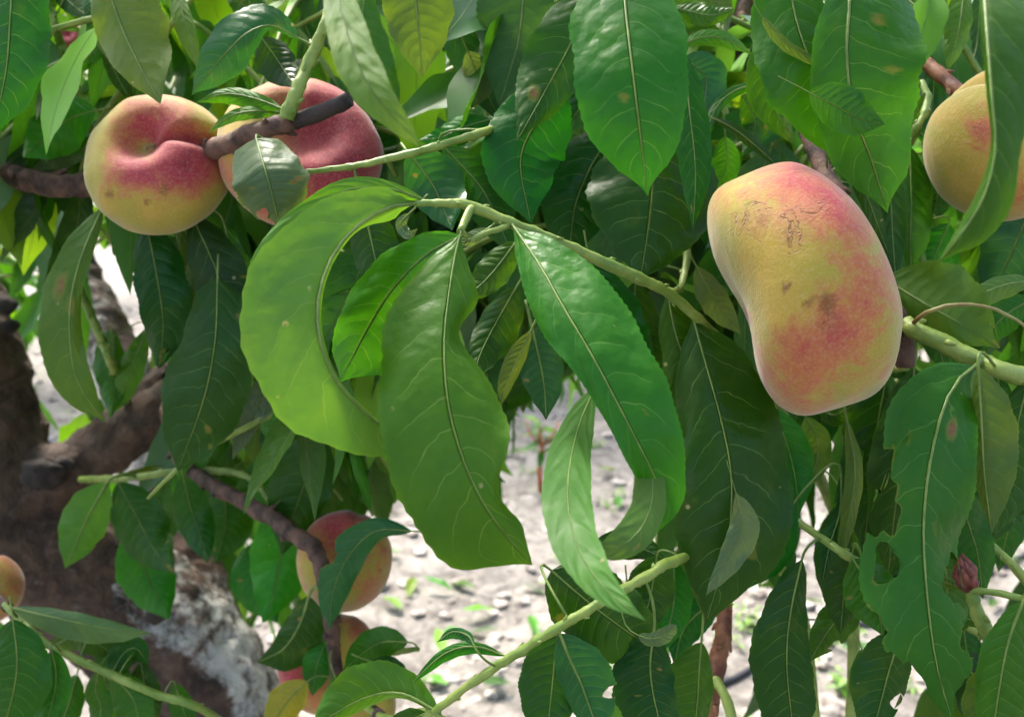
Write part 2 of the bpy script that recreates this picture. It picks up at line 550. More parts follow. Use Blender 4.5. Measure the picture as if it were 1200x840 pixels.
def photo_branch(key, name, pts, r, mats, parent=TREE, segs=10, node=0.12, rough=0.06, step=0.004, label=None):
    """pts (px, py, depth), r radii in px at those points."""
    pts = [tuple(map(float, p)) for p in pts]
    W = [tuple(P(*p)) + (rr * p[2] / F,) for p, rr in zip(pts, r)]
    return world_branch(key, name, W, mats, parent, segs, node, rough, step, label)

def world_branch(key, name, W, mats, parent=TREE, segs=10, node=0.12, rough=0.06, step=0.004, label=None):
    L = sum((Vector(a[:3]) - Vector(b[:3])).length for a, b in zip(W, W[1:]))
    n = max(6, min(150, int(L / step)))
    S = [cr(W, k / n) for k in range(n + 1)]
    rng = random.Random(len(key) * 7 + int(L * 1e4))
    ph = rng.random() * 10
    sp = 0.022
    P_, R_ = [], []
    for k, s in enumerate(S):
        l = L * k / n
        x = (l / sp + 0.35 * math.sin(l * 61 + ph)) % 1
        bul = node * math.exp(-((x - 0.5) / 0.13) ** 2)
        R_.append(max(0.0004, s[3]) * (1 + bul + rough * noise.noise(Vector((l * 90 + ph, ph, 0)))))
        P_.append(Vector(s[:3]) + Vector((noise.noise(Vector((l * 45, ph, 1))), noise.noise(Vector((l * 45, ph, 7))), noise.noise(Vector((l * 45, ph, 13))))) * s[3] * (0.35 if rough > 0.07 else 0.18))
    bm = bmesh.new()
    tube_into(bm, P_, R_, segs)
    # buds / leaf scars at the nodes
    for k in range(1, int(L / sp)):
        q = min(n - 1, int((k + 0.5) * sp / L * n))
        t = (P_[q + 1] - P_[q - 1]).normalized()
        sd = t.orthogonal().normalized()
        sd = Matrix.Rotation(k * 2.4 + ph, 3, t) @ sd
        r = R_[q]
        b0 = P_[q] + sd * r * 0.75
        tube_into(bm, [b0, b0 + (sd * 0.5 + t * 0.5) * r * 0.5, b0 + (sd * 0.7 + t * 0.9) * r * 0.95], [r * 0.45, r * 0.38, r * 0.12], 6)
    if rough > 0.05:
        for v in bm.verts:
            v.co += Vector((noise.noise(v.co * 300), noise.noise(v.co * 300 + Vector((9, 0, 0))), noise.noise(v.co * 300 + Vector((0, 9, 0))))) * 0.0005
    me = bpy.data.meshes.new(name)
    bm.to_mesh(me); bm.free()
    o = link(name, me, mats, parent)
    if label: o['label'] = label
    BR[key] = (o, P_)
    return o
# ------------------------------------------------------------------ the setting: soil
def in_poly(x, y, poly):
    c = False
    n = len(poly)
    for i in range(n):
        x1, y1 = poly[i]; x2, y2 = poly[i - 1]
        if (y1 > y) != (y2 > y) and x < (x2 - x1) * (y - y1) / (y2 - y1) + x1:
            c = not c
    return c

def build_ground():
    bm = bmesh.new()
    # fine patch where the camera sees the soil, coarse sheet to the horizon around it
    xs = [-300, -120, -50, -20, -9] + [-5 + i * 0.1 for i in range(101)] + [9, 20, 50, 120, 300]
    ys = [-100, -30, -8, -2] + [0 + i * 0.1 for i in range(91)] + [11, 14, 20, 30, 50, 90, 160, 400]
    V = []
    for y in ys:
        row = []
        for x in xs:
            near = 1 if abs(x) < 5.2 and 0 <= y < 9.5 else 0
            z = near * (0.035 * noise.noise(Vector((x * 1.3, y * 1.3, 0))) + 0.022 * noise.noise(Vector((x * 4.5, y * 4.5, 3))) + 0.012 * noise.noise(Vector((x * 11, y * 11, 5))))
            row.append(bm.verts.new((x, y, z)))
        V.append(row)
    for i in range(len(ys) - 1):
        for j in range(len(xs) - 1):
            f = bm.faces.new((V[i][j], V[i][j + 1], V[i + 1][j + 1], V[i + 1][j])); f.smooth = True
    me = bpy.data.meshes.new('ground'); bm.to_mesh(me); bm.free()
    tag(link('ground', me, [SOIL]), 'pale dry orchard soil under the peach trees', None, None, 'structure')
build_ground()

def ground_z(x, y):
    if abs(x) < 5.0 and 0 <= y < 9.0:
        return 0.035 * noise.noise(Vector((x * 1.3, y * 1.3, 0))) + 0.022 * noise.noise(Vector((x * 4.5, y * 4.5, 3))) + 0.012 * noise.noise(Vector((x * 11, y * 11, 5)))
    return 0.0

def build_clods():
    rng = random.Random(5)
    tb = bmesh.new(); bmesh.ops.create_icosphere(tb, subdivisions=1, radius=1)
    tv = [v.co.copy() for v in tb.verts]; tf = [tuple(v.index for v in f.verts) for f in tb.faces]; tb.free()
    V, Fc = [], []
    for k in range(6500):
        y = 1.2 + 7.5 * rng.random() ** 1.5
        x = rng.uniform(-0.75, 0.75) * (y + 0.8)
        r = 0.006 + 0.026 * rng.random() ** 3
        c = Vector((x, y, ground_z(x, y) + r * 0.2))
        m = Matrix.Rotation(rng.random() * 6.28, 3, 'Z') @ Matrix.Diagonal((r * rng.uniform(.8, 1.7), r * rng.uniform(.8, 1.3), r * rng.uniform(.45, .8)))
        off = len(V)
        V.extend(tuple(c + m @ (p + Vector((rng.uniform(-1, 1), rng.uniform(-1, 1), rng.uniform(-1, 1))) * .25)) for p in tv)
        Fc.extend((a + off, b_ + off, d + off) for a, b_, d in tf)
    me = bpy.data.meshes.new('soil_clods'); me.from_pydata(V, [], Fc); me.update()
    tag(link('soil_clods', me, [CLOD]), 'small pale clods and stones strewn over the dry soil', 'clods', None, 'stuff')
    # sparse weeds: narrow blades in tufts
    bm = bmesh.new()
    for k in range(420):
        y = 1.6 + 6.5 * rng.random() ** 1.3
        x = rng.uniform(-0.7, 0.7) * (y + 0.6)
        if noise.noise(Vector((x * 1.1, y * 1.1, 9))) < 0.02: continue
        for q in range(rng.randint(5, 12)):
            a = rng.random() * 6.28
            h = rng.uniform(0.015, 0.05); w = rng.uniform(0.003, 0.008)
            o = Vector((x + rng.gauss(0, .02), y + rng.gauss(0, .02), 0)); o.z = ground_z(o.x, o.y) - 0.002
            dr = Vector((math.cos(a), math.sin(a), 0)); sd = Vector((-dr.y, dr.x, 0))
            p = [o - sd * w * .5, o + sd * w * .5, o + dr * h * .5 + Vector((0, 0, h * .7)) + sd * w, o + dr * h * .5 + Vector((0, 0, h * .7)) - sd * w, o + dr * h * 1.3 + Vector((0, 0, h * .6))]
            vs = [bm.verts.new(z) for z in p]
            bm.faces.new((vs[0], vs[1], vs[2], vs[3])); bm.faces.new((vs[3], vs[2], vs[4]))
    me = bpy.data.meshes.new('weeds'); bm.to_mesh(me); bm.free()
    tag(link('weeds', me, [WEED]), 'sparse low green weeds scattered over the pale soil', 'weeds', None, 'stuff')
build_clods()

# drip hose on the soil
def build_hose():
    a, b_ = ground_at(830, 812), ground_at(1215, 645)
    dv = b_ - a
    bm = bmesh.new()
    pts = []
    for k in range(41):
        u = -0.5 + 2.0 * k / 40
        p = a + dv * u
        p = Vector((p.x + 0.03 * noise.noise(Vector((u * 4, 0, 0))), p.y + 0.03 * noise.noise(Vector((u * 4, 5, 0))), 0))
        p.z = ground_z(p.x, p.y) + 0.012
        pts.append(p)
    tube_into(bm, pts, [0.009] * len(pts), 8)
    me = bpy.data.meshes.new('irrigation_hose'); bm.to_mesh(me); bm.free()
    tag(link('irrigation_hose', me, [HOSE]), 'thin black irrigation hose lying across the pale soil', 'hose')
build_hose()

# ------------------------------------------------------------------ the tree: trunk and limbs
def limb(bm, pts, r, segs=16, n=40):
    W = [tuple(P(*p)) + (rr * p[2] / F,) if len(p) == 3 else None for p, rr in zip(pts, r)]
    S = [cr(W, k / n) for k in range(n + 1)]
    tube_into(bm, [Vector(s[:3]) for s in S], [s[3] for s in S], segs)
    return S

def build_trunk():
    bm = bmesh.new()
    base = P(275, 900, 0.96)
    axis = [(base.x + 0.06, base.y + 0.03, -0.05, 0.13), (base.x + 0.05, base.y + 0.03, 0.12, 0.098), (base.x + 0.04, base.y + 0.02, 0.5, 0.088), (base.x + .01, base.y + 0.01, base.z - 0.06, 0.083),
            tuple(P(250, 850, 0.96)) + (0.080,), tuple(P(205, 765, 0.94)) + (0.076,), tuple(P(120, 690, 0.92)) + (0.070,), tuple(P(35, 630, 0.90)) + (0.066,),
            tuple(P(0, 560, 0.89)) + (0.052,), tuple(P(-8, 470, 0.89)) + (0.041,), tuple(P(-26, 385, 0.88)) + (0.036,), tuple(P(-80, 250, 0.88)) + (0.030,), tuple(P(-110, 60, 0.9)) + (0.02,)]
    S = [cr(axis, k / 90) for k in range(91)]
    tube_into(bm, [Vector(s[:3]) for s in S], [s[3] for s in S], 20)
    limb(bm, [(30, 600, .89), (75, 553, .88), (130, 522, .87), (190, 482, .86), (240, 445, .84), (285, 380, .80)], [46, 36, 32, 30, 24, 17])
    limb(bm, [(140, 500, .87), (165, 468, .88), (188, 442, .89), (205, 425, .9)], [16, 17, 15, 13])
    # grey limb rising behind
    limb(bm, [(250, 800, .98), (225, 690, 1.04), (190, 570, 1.12), (150, 450, 1.2), (95, 330, 1.28), (40, 180, 1.36), (0, 0, 1.45)], [46, 40, 36, 33, 27, 23, 18])
    # limb that passes below the frame and rises beyond its right edge
    limb(bm, [(270, 930, .96), (420, 1010, .85), (700, 1060, .66), (1000, 1040, .52), (1230, 900, .45), (1330, 640, .42), (1350, 380, .42), (1330, 100, .44), (1300, -120, .46)], [70, 42, 40, 38, 34, 30, 26, 22, 16], n=80)
    # limb that leaves the upright one high above and crosses over the frame
    limb(bm, [(-95, 150, .88), (40, -60, .75), (250, -190, .58), (520, -230, .46), (800, -220, .42), (1100, -200, .42), (1300, -120, .46)], [24, 24, 24, 26, 24, 22, 16], n=80)
    me = bpy.data.meshes.new('trunk_tubes'); bm.to_mesh(me); bm.free()
    tmp = bpy.data.objects.new('trunk_tubes', me); COL.objects.link(tmp)
    rm = tmp.modifiers.new('r', 'REMESH'); rm.mode = 'VOXEL'; rm.voxel_size = 0.006; rm.use_smooth_shade = True
    sm = tmp.modifiers.new('s', 'SMOOTH'); sm.iterations = 6; sm.factor = 0.5
    dg = bpy.context.evaluated_depsgraph_get()
    me2 = bpy.data.meshes.new_from_object(tmp.evaluated_get(dg))
    bpy.data.objects.remove(tmp); bpy.data.meshes.remove(me)
    me2.name = 'trunk'
    wash = me2.attributes.new('wash', 'FLOAT', 'POINT')
    vals = []
    nrm = [v.normal.copy() for v in me2.vertices]
    for v, nn in zip(me2.vertices, nrm):
        c = v.co
        h = 0.008 * noise.noise(c * 22) + 0.005 * noise.noise(c * 55) + 0.0026 * noise.noise(c * 140)
        px, py, d = proj(c)
        v.co = c + nn * h
        # limewash: on the lower trunk and the limb behind, worn off elsewhere (paint with its own patches)
        w = -0.35
        if d > 1.0 and px < 420: w = 0.5
        elif py > 600 and px > 130 and d > .7: w = 0.3 + 0.2 * smooth(130, 300, px)
        elif py > 600 and d > .7: w = -0.05
        vals.append(w)
    wash.data.foreach_set('value', vals)
    for p in me2.polygons: p.use_smooth = True
    o = link('trunk', me2, [TRUNK], TREE)
    BR['trunk'] = (o, [Vector(s[:3]) for s in S])
    # knots and cut scars
    for (px, py, d, r) in ((50, 556, .838, 21), (77, 543, .845, 9), (8, 358, .858, 11), (12, 382, .856, 9), (103, 641, .872, 12), (182, 723, .868, 11), (205, 448, .835, 9), (140, 704, .86, 7)):
        bm = bmesh.new()
        c = P(px, py, d)
        rr = r * d / F
        bmesh.ops.create_icosphere(bm, subdivisions=3, radius=rr, matrix=Matrix.Translation(c) @ Matrix.Diagonal((1.15, 0.7, 0.9, 1)))
        for v in bm.verts:
            v.co += (v.co - c) * 0.35 * noise.noise(v.co * 120)
        for f in bm.faces: f.smooth = True
        m3 = bpy.data.meshes.new('knot'); bm.to_mesh(m3); bm.free()
        link('knot', m3, [BLACK], o)
build_trunk()

# ------------------------------------------------------------------ branches and shoots
B = photo_branch
# dark brown branch through the two left peaches, its end blackened
B('b1', 'branch', [(-60, 180, .62), (0, 203, .52), (60, 215, .50), (120, 213, .50), (190, 200, .50), (262, 171, .428), (305, 153, .402), (345, 141, .392)], [17, 14, 13.5, 13, 13, 12, 11, 10.5], [BROWN], rough=0.12, label='dark knobbly branch running behind the flat peach')
B('b1e', 'branch_stub', [(342, 142, .3925), (375, 131, .388), (409, 115, .384)], [9.5, 9.5, 9], [BLACK], rough=0.1, label='blackened broken branch end in front of the red peach')
B('b2', 'branch', [(200, 478, .84), (212, 535, .70), (240, 562, .64), (290, 590, .60), (345, 625, .545), (372, 650, .525), (384, 700, .52), (390, 750, .525), (396, 800, .54)], [12, 9, 8.5, 9.5, 10, 10, 9, 8, 7], [BROWN], rough=0.14, label='thin brown branch hanging down to the lower peaches')
B('b3', 'branch', [(850, 690, .46), (848, 740, .44), (838, 790, .42), (826, 860, .42), (815, 960, .44), (800, 1040, .58)], [8, 9.5, 10.5, 11, 12, 14], [RED], rough=0.06, label='reddish brown upright branch between hanging leaves')
B('b4', 'branch', [(930, 90, .44), (955, 180, .41), (985, 235, .39), (1012, 295, .375), (1040, 350, .37), (1056, 385, .365), (1062, 432, .365)], [9, 10, 10, 9.5, 10, 13, 10], [BROWN], rough=0.14, label='dark scaly branch behind the kidney shaped peach')
B('b4u', 'branch', [(930, 90, .44), (900, -40, .43), (880, -215, .42)], [9, 10, 12], [BROWN])
B('b5', 'branch', [(1076, 66, .47), (1086, 74, .46), (1110, 95, .45), (1132, 112, .44), (1180, 140, .45), (1345, 240, .43)], [6, 7.5, 8, 8, 9, 11], [RED], label='short bare brown twig above the pale peach')
B('b6', 'branch', [(905, -40, .7), (868, 25, .7), (862, 62, .72), (888, 105, .74), (905, 170, .78), (890, 300, .85)], [14, 12, 12, 13, 13, 12], [BROWN], rough=.12)
B('b7', 'branch', [(640, 120, .62), (672, 170, .60), (700, 230, .62), (720, 330, .7), (700, 420, .8)], [14, 15, 14, 12, 9], [BROWN], rough=.12)
# green shoots
B('t1', 'shoot', [(487, 239, .300), (520, 238, .302), (552, 242, .305), (600, 262, .31), (680, 295, .325), (745, 325, .335), (782, 343, .345), (830, 385, .36), (890, 450, .40), (960, 560, .47), (1000, 700, .52), (990, 1035, .52)], [3.5, 4.5, 6, 6.5, 6.8, 6.8, 6, 6, 6, 6, 7, 9], [GREEN], label='yellow green shoot carrying the curled leaves')
B('t1b', 'shoot', [(552, 243, .304), (546, 256, .300), (538, 272, .295)], [5, 5, 5], [GREEN], node=0.0)
B('t1c', 'shoot', [(597, 264, .309), (575, 272, .303), (552, 281, .298)], [4, 3.5, 3], [GREEN], node=0.0)
B('t2', 'shoot', [(355, 202, .37), (400, 197, .365), (440, 190, .36), (500, 175, .36), (563, 156, .37), (640, 128, .42), (700, 60, .45), (740, -205, .43)], [3.2, 3.6, 4, 4.5, 5, 5, 6, 9], [GREEN], label='thin pale shoot crossing the red peach')
B('t3', 'shoot', [(336, 140, .388), (346, 112, .386), (358, 82, .39), (370, 55, .39), (385, 15, .39), (405, -60, .42), (440, -215, .5)], [9, 8, 7, 7, 5.5, 5, 6], [GREEN], label='pale green upright shoot rising from the blackened branch end')
B('t4', 'shoot', [(112, 165, .55), (104, 145, .54), (88, 100, .53), (72, 55, .52), (58, 5, .52), (40, -70, .7)], [3.5, 4, 5, 5, 4, 5], [GREEN])
B('t5', 'shoot', [(490, 848, .345), (505, 836, .34), (560, 795, .325), (620, 757, .315), (655, 735, .31), (700, 708, .31), (750, 680, .32), (795, 655, .335), (860, 640, .39), (940, 720, .46), (960, 1038, .52)], [4, 4.5, 5, 5.5, 5.5, 6, 6, 6, 6, 7, 9], [GREEN], label='long pale green shoot slanting over the bare soil')
B('t6', 'shoot', [(920, 602, .37), (935, 611, .36), (965, 632, .35), (1000, 656, .345), (1060, 690, .37), (1180, 760, .42)], [3.5, 4, 4.5, 5, 5, 6], [GREEN])
B('t7', 'shoot', [(1060, 378, .36), (1072, 386, .355), (1100, 400, .35), (1150, 424, .345), (1200, 440, .345), (1345, 470, .42)], [8, 10, 10.5, 10.5, 11, 13], [GREEN], label='thick green shoot starting beside the kidney shaped peach')
B('t7b', 'tendril', [(1070, 378, .352), (1090, 365, .345), (1120, 357, .34), (1155, 359, .338), (1185, 372, .34), (1215, 390, .34)], [3, 2.6, 2.4, 2.2, 2, 1.8], [STALK], node=0, label='thin arching brown leaf stalk')
B('t8', 'shoot', [(1136, 690, .33), (1145, 715, .33), (1160, 748, .33), (1180, 790, .335), (1215, 850, .35), (1240, 905, .45)], [6, 8, 9, 9.5, 10, 12], [GREEN], label='stout green shoot tip ending in a dark red bud')
B('t8b', 'shoot', [(1137, 692, .33), (1160, 693, .325), (1200, 701, .32)], [5, 4, 3.5], [GREEN], node=0)
B('t9', 'shoot', [(1155, 630, .40), (1172, 648, .40), (1192, 668, .40), (1230, 720, .42), (1290, 800, .44)], [3.5, 4.5, 5, 5, 6], [GREEN])
B('t10', 'shoot', [(1080, 95, .43), (1087, 116, .425), (1083, 133, .42), (1074, 152, .42), (1060, 200, .43), (1090, 330, .42), (1150, 430, .40), (1200, 442, .35)], [2.5, 4.5, 4, 4.5, 4, 4, 4, 4], [GREEN], node=.3)
B('t11', 'shoot', [(5, 708, .52), (30, 732, .51), (60, 757, .50), (130, 790, .50), (180, 812, .50), (255, 842, .52), (340, 920, .7)], [3.5, 4, 4.5, 4.5, 4.5, 4.5, 6], [GREEN])
B('t12', 'shoot', [(92, 335, .6), (105, 365, .6), (120, 400, .6), (133, 432, .62), (150, 470, .86)], [4, 5, 5, 5, 5], [GREEN])
B('t14', 'shoot', [(834, 790, .42), (848, 812, .41), (856, 835, .405), (864, 870, .40)], [5, 6, 6, 5], [GREEN], node=.3)
# bearing shoots above the frame and behind the leaves
B('s1', 'shoot', [(560, -60, .34), (640, -70, .32), (730, -62, .29), (830, -70, .30), (930, -60, .32), (1000, -60, .31), (1090, -60, .33), (1180, -55, .27), (1310, -110, .45)], [4, 5, 5, 5, 5, 5, 5, 6, 9], [GREEN])
B('s2', 'shoot', [(10, -80, .36), (90, -50, .40), (160, -45, .42), (280, -30, .42), (390, -60, .30), (480, -60, .34), (560, -60, .34)], [4, 5, 5, 5, 5, 5, 4], [GREEN])
B('s3', 'shoot', [(118, 225, .47), (123, 240, .45), (180, 262, .48), (235, 252, .46), (265, 175, .46)], [3, 3, 3, 3, 4], [GREEN], node=0.05)
B('s4', 'shoot', [(782, 343, .352), (800, 330, .38), (805, 250, .40), (790, 120, .42), (770, -210, .42)], [4, 4, 5, 6, 7], [GREEN])
B('s5', 'shoot', [(1060, 430, .375), (1030, 440, .42), (985, 480, .44), (930, 470, .44)], [4, 4, 4, 3], [GREEN])
B('s6', 'shoot', [(1240, 905, .45), (1160, 850, .40), (1120, 760, .40), (1110, 640, .42), (1060, 560, .44), (1000, 490, .46)], [8, 6, 5, 5, 4, 3], [GREEN])
B('s7', 'shoot', [(335, 622, .56), (318, 590, .60), (285, 556, .64), (215, 552, .66), (150, 560, .68), (95, 562, .84)], [4, 4, 4, 4, 4, 4], [GREEN])
B('s8', 'shoot', [(396, 795, .56), (440, 770, .52), (490, 760, .50)], [5, 4, 3], [GREEN])
B('s9', 'shoot', [(396, 800, .56), (450, 840, .42), (510, 835, .37), (540, 900, .4)], [5, 4, 4, 4], [GREEN])

# bud on the stout shoot, built in scales
bm = bmesh.new()
for k in range(9):
    a = k * 2.4
    base = P(1136 + 3 * math.cos(a), 692 - k * 1.2, .330)
    tip = P(1126 + 7 * math.cos(a) * (1 - k / 10), 672 - k * 3.0, .328 + 0.004 * math.sin(a))
    mid_ = (base + tip) / 2 + (RT * math.cos(a) - FW * math.sin(a)) * 0.0016
    tube_into(bm, [base, mid_, tip], [0.0018, 0.0022, 0.0003], 6)
me = bpy.data.meshes.new('bud'); bm.to_mesh(me); bm.free()
o = link('bud', me, [BUD], BR['t8'][0]); o['label'] = 'dark red pointed bud'
# ------------------------------------------------------------------ leaves traced one by one
L = photo_leaf
# --- the curled leaves in the middle
L('t1', [(488, 239), (455, 243), (420, 264), (396, 290), (380, 322), (372, 362), (376, 402), (392, 442), (420, 476), (455, 505), (495, 540)],
  [2, 26, 44, 62, 78, 88, 88, 80, 60, 38, 6], [2, 16, 6, 5, 5, 5, 5, 4, 3, 2, 1], [.300, .285, .272, .264, .266, .278, .295], 'yl', upper=False, brown=(), za=-.25, zb=1.5, N=44, rib=.0009, wave=.05, pet=(490, 239, .300))
L('t1', [(505, 238), (460, 222), (410, 222), (360, 250), (318, 290), (298, 340), (290, 400)], [2, 8, 14, 14, 14, 12, 4], [2, 10, 14, 16, 18, 16, 4], [.302, .295, .292, .29, .288, .29, .29], 'yl', za=.1, zb=.2, pet=(510, 238, .302))
L('t1b', [(545, 274), (500, 298), (460, 338), (430, 385), (412, 420), (398, 448)], [4, 26, 38, 36, 26, 4], [4, 30, 52, 55, 40, 8], [.296, .296, .30, .305, .31], 'br', za=.25, zb=.1, N=40)
L('t1b', [(540, 272), (532, 305), (526, 345), (521, 388), (521, 432), (527, 482), (542, 535), (566, 588), (596, 630), (624, 662)],
  [6, 26, 54, 72, 79, 83, 87, 86, 64, 16], [4, 17, 36, 17, 42, 64, 58, 22, 24, 12], [.294, .285, .275, .268, .264, .262, .264, .27], 'br', brown=(), za=.2, zb=.35, N=52, M=7, rib=.0005, wave=.14)
L('t1', [(600, 263), (632, 310), (660, 360), (690, 410), (716, 458), (742, 508), (766, 556), (778, 595), (768, 628)],
  [6, 26, 38, 30, 24, 22, 20, 14, 3], [4, 40, 62, 64, 66, 58, 40, 24, 3], [.308, .292, .28, .272, .268, .266, .27, .278], 'md', brown=(), za=.15, zb=.25, N=90, M=12, rib=.0007, wave=.12, bites=[(.645, .42, .06)])
L('t1', [(722, 455), (748, 505), (764, 556), (760, 602), (734, 636), (688, 650)], [2, 10, 20, 24, 22, 6], [2, 8, 14, 18, 18, 6], [.30, .285, .272, .262, .252, .245], 'ol', upper=False, wave=.03, rib=.0003, za=.1, zb=.1)
L('t1', [(700, 448), (678, 500), (666, 560), (668, 610), (684, 655), (712, 692), (758, 728)], [3, 20, 30, 30, 25, 17, 2], [3, 18, 27, 28, 26, 16, 2], [.315, .29, .265, .245, .23, .218, .21], 'md', upper=False, wave=.04, rib=.0003, za=.15, zb=.15)
L('t1', [(606, 335), (585, 372), (565, 410), (552, 448)], 20, 30, .345, 'dk')
L('t1', [(622, 388), (608, 418), (594, 450), (586, 478)], 14, 9, .335, 'lt', upper=False, zb=.6)
L('t1', [(624, 386), (632, 420), (638, 455), (640, 492)], 26, 26, .34, 'bl', za=.1, peak=.4, rib=.0007)
L('t1', [(605, 283), (585, 310), (565, 332), (540, 352)], 20, 20, .32, 'md')
L('t2', [(478, 178), (492, 196), (510, 222), (530, 270)], 30, 38, .38, 'bl', rib=.0007)
L('t2', [(424, 235), (432, 268), (440, 305), (446, 350)], 26, 30, .37, 'dk', rib=.0007)
L('t2', [(520, 172), (560, 215), (580, 250), (600, 300)], 30, 30, .39, 'dk')
L('t1', [(572, 268), (560, 275), (545, 283), (530, 285)], 8, 8, .31, 'pb', upper=False)
L('t1', [(480, 250), (470, 262), (478, 275), (490, 268)], 7, 7, .36, 'pb', upper=False)
L('s4', [(690, 300), (700, 345), (725, 400), (770, 460)], 40, 42, .385, 'dk')
L('s4', [(745, 330), (742, 385), (755, 440), (780, 500)], 30, 40, .40, 'dk')
L('t1', [(783, 345), (790, 385), (802, 425), (806, 480), (798, 560)], 26, 34, .365, 'md', rib=.0005)
L('s4', [(640, 300), (650, 340), (640, 380), (625, 420)], 26, 20, .40, 'dk')
# --- along the top, from the left
L('s2', [(16, -60), (12, 20), (6, 90), (-12, 165)], 48, 50, .34, 'dk', rib=.0007)
L('s2', [(120, -40), (138, 20), (160, 70), (188, 122)], 32, 54, .40, 'lt', upper=False, za=.3, rib=.0008)
L('s2', [(205, -20), (215, 20), (226, 55), (232, 82)], 14, 10, .41, 'lt', upper=False)
L('t3', [(352, 46), (318, 30), (288, 40), (258, 70), (224, 112)], [4, 22, 30, 26, 3], [4, 6, 22, 28, 3], [.39, .385, .38, .385, .40], 'bl', za=.4, zb=.5)
L('t3', [(306, 44), (322, 66), (334, 84), (348, 104)], 26, 20, .415, 'vd')
L('b1e', [(332, 128), (300, 116), (265, 110), (230, 120)], 8, 14, .405, 'br', zb=.6)
L('b1e', [(332, 132), (300, 130), (270, 136), (243, 156)], 6, 10, .40, 'yl')
L('s2', [(280, -40), (290, -5), (296, 15), (305, 40)], 24, 20, .46, 'dk')
L('t2', [(300, 162), (308, 190), (318, 225), (328, 268)], [24, 38, 40, 10], [20, 38, 46, 14], [.365, .352, .352, .36], 'pb', za=.4, zb=.4, N=44, M=8, rib=.0007, bites=[(.9, -.75, .34), (.80, -.55, .22)], pet=(345, 200, .372), teeth=.02)
L('s2', [(388, -60), (402, 20), (432, 100), (497, 178)], [8, 22, 24, 2], [8, 22, 24, 2], [.235, .215, .205, .205], 'lt', rib=.0001, wave=.04, upper=False)
L('s2', [(478, -55), (486, -10), (491, 40), (495, 92)], 40, 44, .37, 'ol', rib=.0008, peak=.4, upper=False)
L('s2', [(430, -20), (425, 30), (440, 80), (470, 140)], 24, 26, .47, 'yl')
L('s2', [(560, -45), (552, 0), (548, 40), (560, 100)], 26, 28, .46, 'pb')
L('s1', [(622, -70), (614, -10), (607, 50), (585, 125)], 55, 38, .405, 'bl', upper=False, rib=.0009)
L('s1', [(520, -20), (540, 40), (562, 90), (590, 150)], 24, 20, .43, 'bl', rib=.0007)
L('t2', [(575, 140), (540, 150), (520, 160), (490, 165)], 14, 20, .40, 'md')
L('s1', [(700, -20), (672, 45), (640, 105), (606, 165)], 46, 34, .36, 'dk', rib=.0006, brown=[(.72, -.3, .28)])
L('s1', [(655, 95), (630, 140), (610, 188), (622, 262)], 48, 50, .372, 'dk', rib=.0006)
L('s1', [(690, 40), (690, 90), (680, 125), (655, 160)], 28, 26, .385, 'bl')
L('s4', [(690, 110), (665, 150), (660, 190), (655, 230)], 20, 22, .41, 'bl', upper=False)
L('s1', [(728, -62), (733, 10), (741, 80), (750, 155), (759, 230)], [10, 62, 70, 60, 4], [10, 62, 66, 52, 4], [.30, .285, .275, .275, .28], 'md', rib=.0007, N=44, za=.25, zb=.25, wave=.05, brown=[(.56, -.28, .10), (.60, -.2, .09)])
L('s4', [(760, 120), (765, 190), (762, 250), (750, 330)], [20, 66, 74, 8], [20, 72, 74, 10], .37, 'dk', rib=.0005, N=40)
L('s4', [(720, 150), (690, 200), (672, 250), (668, 310)], 44, 46, .395, 'vd')
L('s4', [(800, 60), (808, 130), (815, 200), (812, 270)], 22, 22, .36, 'dk')
L('s4', [(796, 55), (822, 44), (850, 46), (882, 64)], 11, 9, .40, 'br', zb=.5)
L('s4', [(800, 70), (815, 78), (828, 95), (824, 128)], 24, 26, .42, 'bl')
L('s4', [(790, 10), (810, 14), (835, 18), (860, 10)], 14, 14, .43, 'ol')
L('s1', [(830, -60), (835, -20), (845, 15), (850, 45)], 18, 18, .45, 'lt')
L('b4u', [(896, 98), (862, 106), (838, 128), (824, 170)], 6, 8, .40, 'md', zb=.9)
L('b4', [(834, 138), (858, 150), (882, 168), (915, 198)], 7, 7, .39, 'dk')
L('b4', [(850, 160), (852, 190), (845, 215), (835, 230)], 18, 16, .43, 'br')
L('b4', [(870, 110), (880, 130), (885, 150), (870, 180)], 16, 16, .45, 'md')
L('s1', [(922, -55), (930, 10), (945, 60), (966, 112), (990, 195)], [20, 52, 62, 60, 4], [16, 36, 40, 34, 4], [.335, .33, .325, .33, .34], 'md', rib=.0006, za=.3, zb=.3, N=40)
L('s1', [(893, 20), (920, 50), (955, 72), (984, 92)], 9, 5, .322, 'lt', upper=False, rib=.0002, peak=.35)
L('s1', [(998, -55), (995, 10), (992, 65), (1000, 130), (1022, 190), (1040, 250)], [10, 30, 42, 46, 40, 6], [10, 80, 92, 80, 50, 6], [.32, .31, .305, .308, .32, .33], 'md', rib=.0010, N=44, za=.1, zb=.25)
L('s1', [(948, 108), (975, 122), (1004, 138), (1037, 146)], 26, 30, .298, 'md', rib=.0002, zb=-.1)
L('b4u', [(905, 40), (898, 80), (905, 120), (930, 170)], 26, 22, .36, 'md')
L('b4', [(985, 150), (1005, 200), (1020, 240), (1042, 300)], 12, 12, .38, 'vd')
L('b4', [(1002, 195), (1010, 230), (1020, 260), (1032, 300)], 16, 14, .40, 'bl', upper=False)
L('b4', [(1000, 180), (1018, 200), (1028, 250), (1035, 330)], 14, 30, .42, 'md', rib=.0006)
L('s1', [(1130, -20), (1126, 20), (1120, 50), (1110, 84)], 18, 14, .46, 'yl')
L('s1', [(1095, -40), (1092, 40), (1094, 110), (1082, 190)], 22, 24, .50, 'bl')
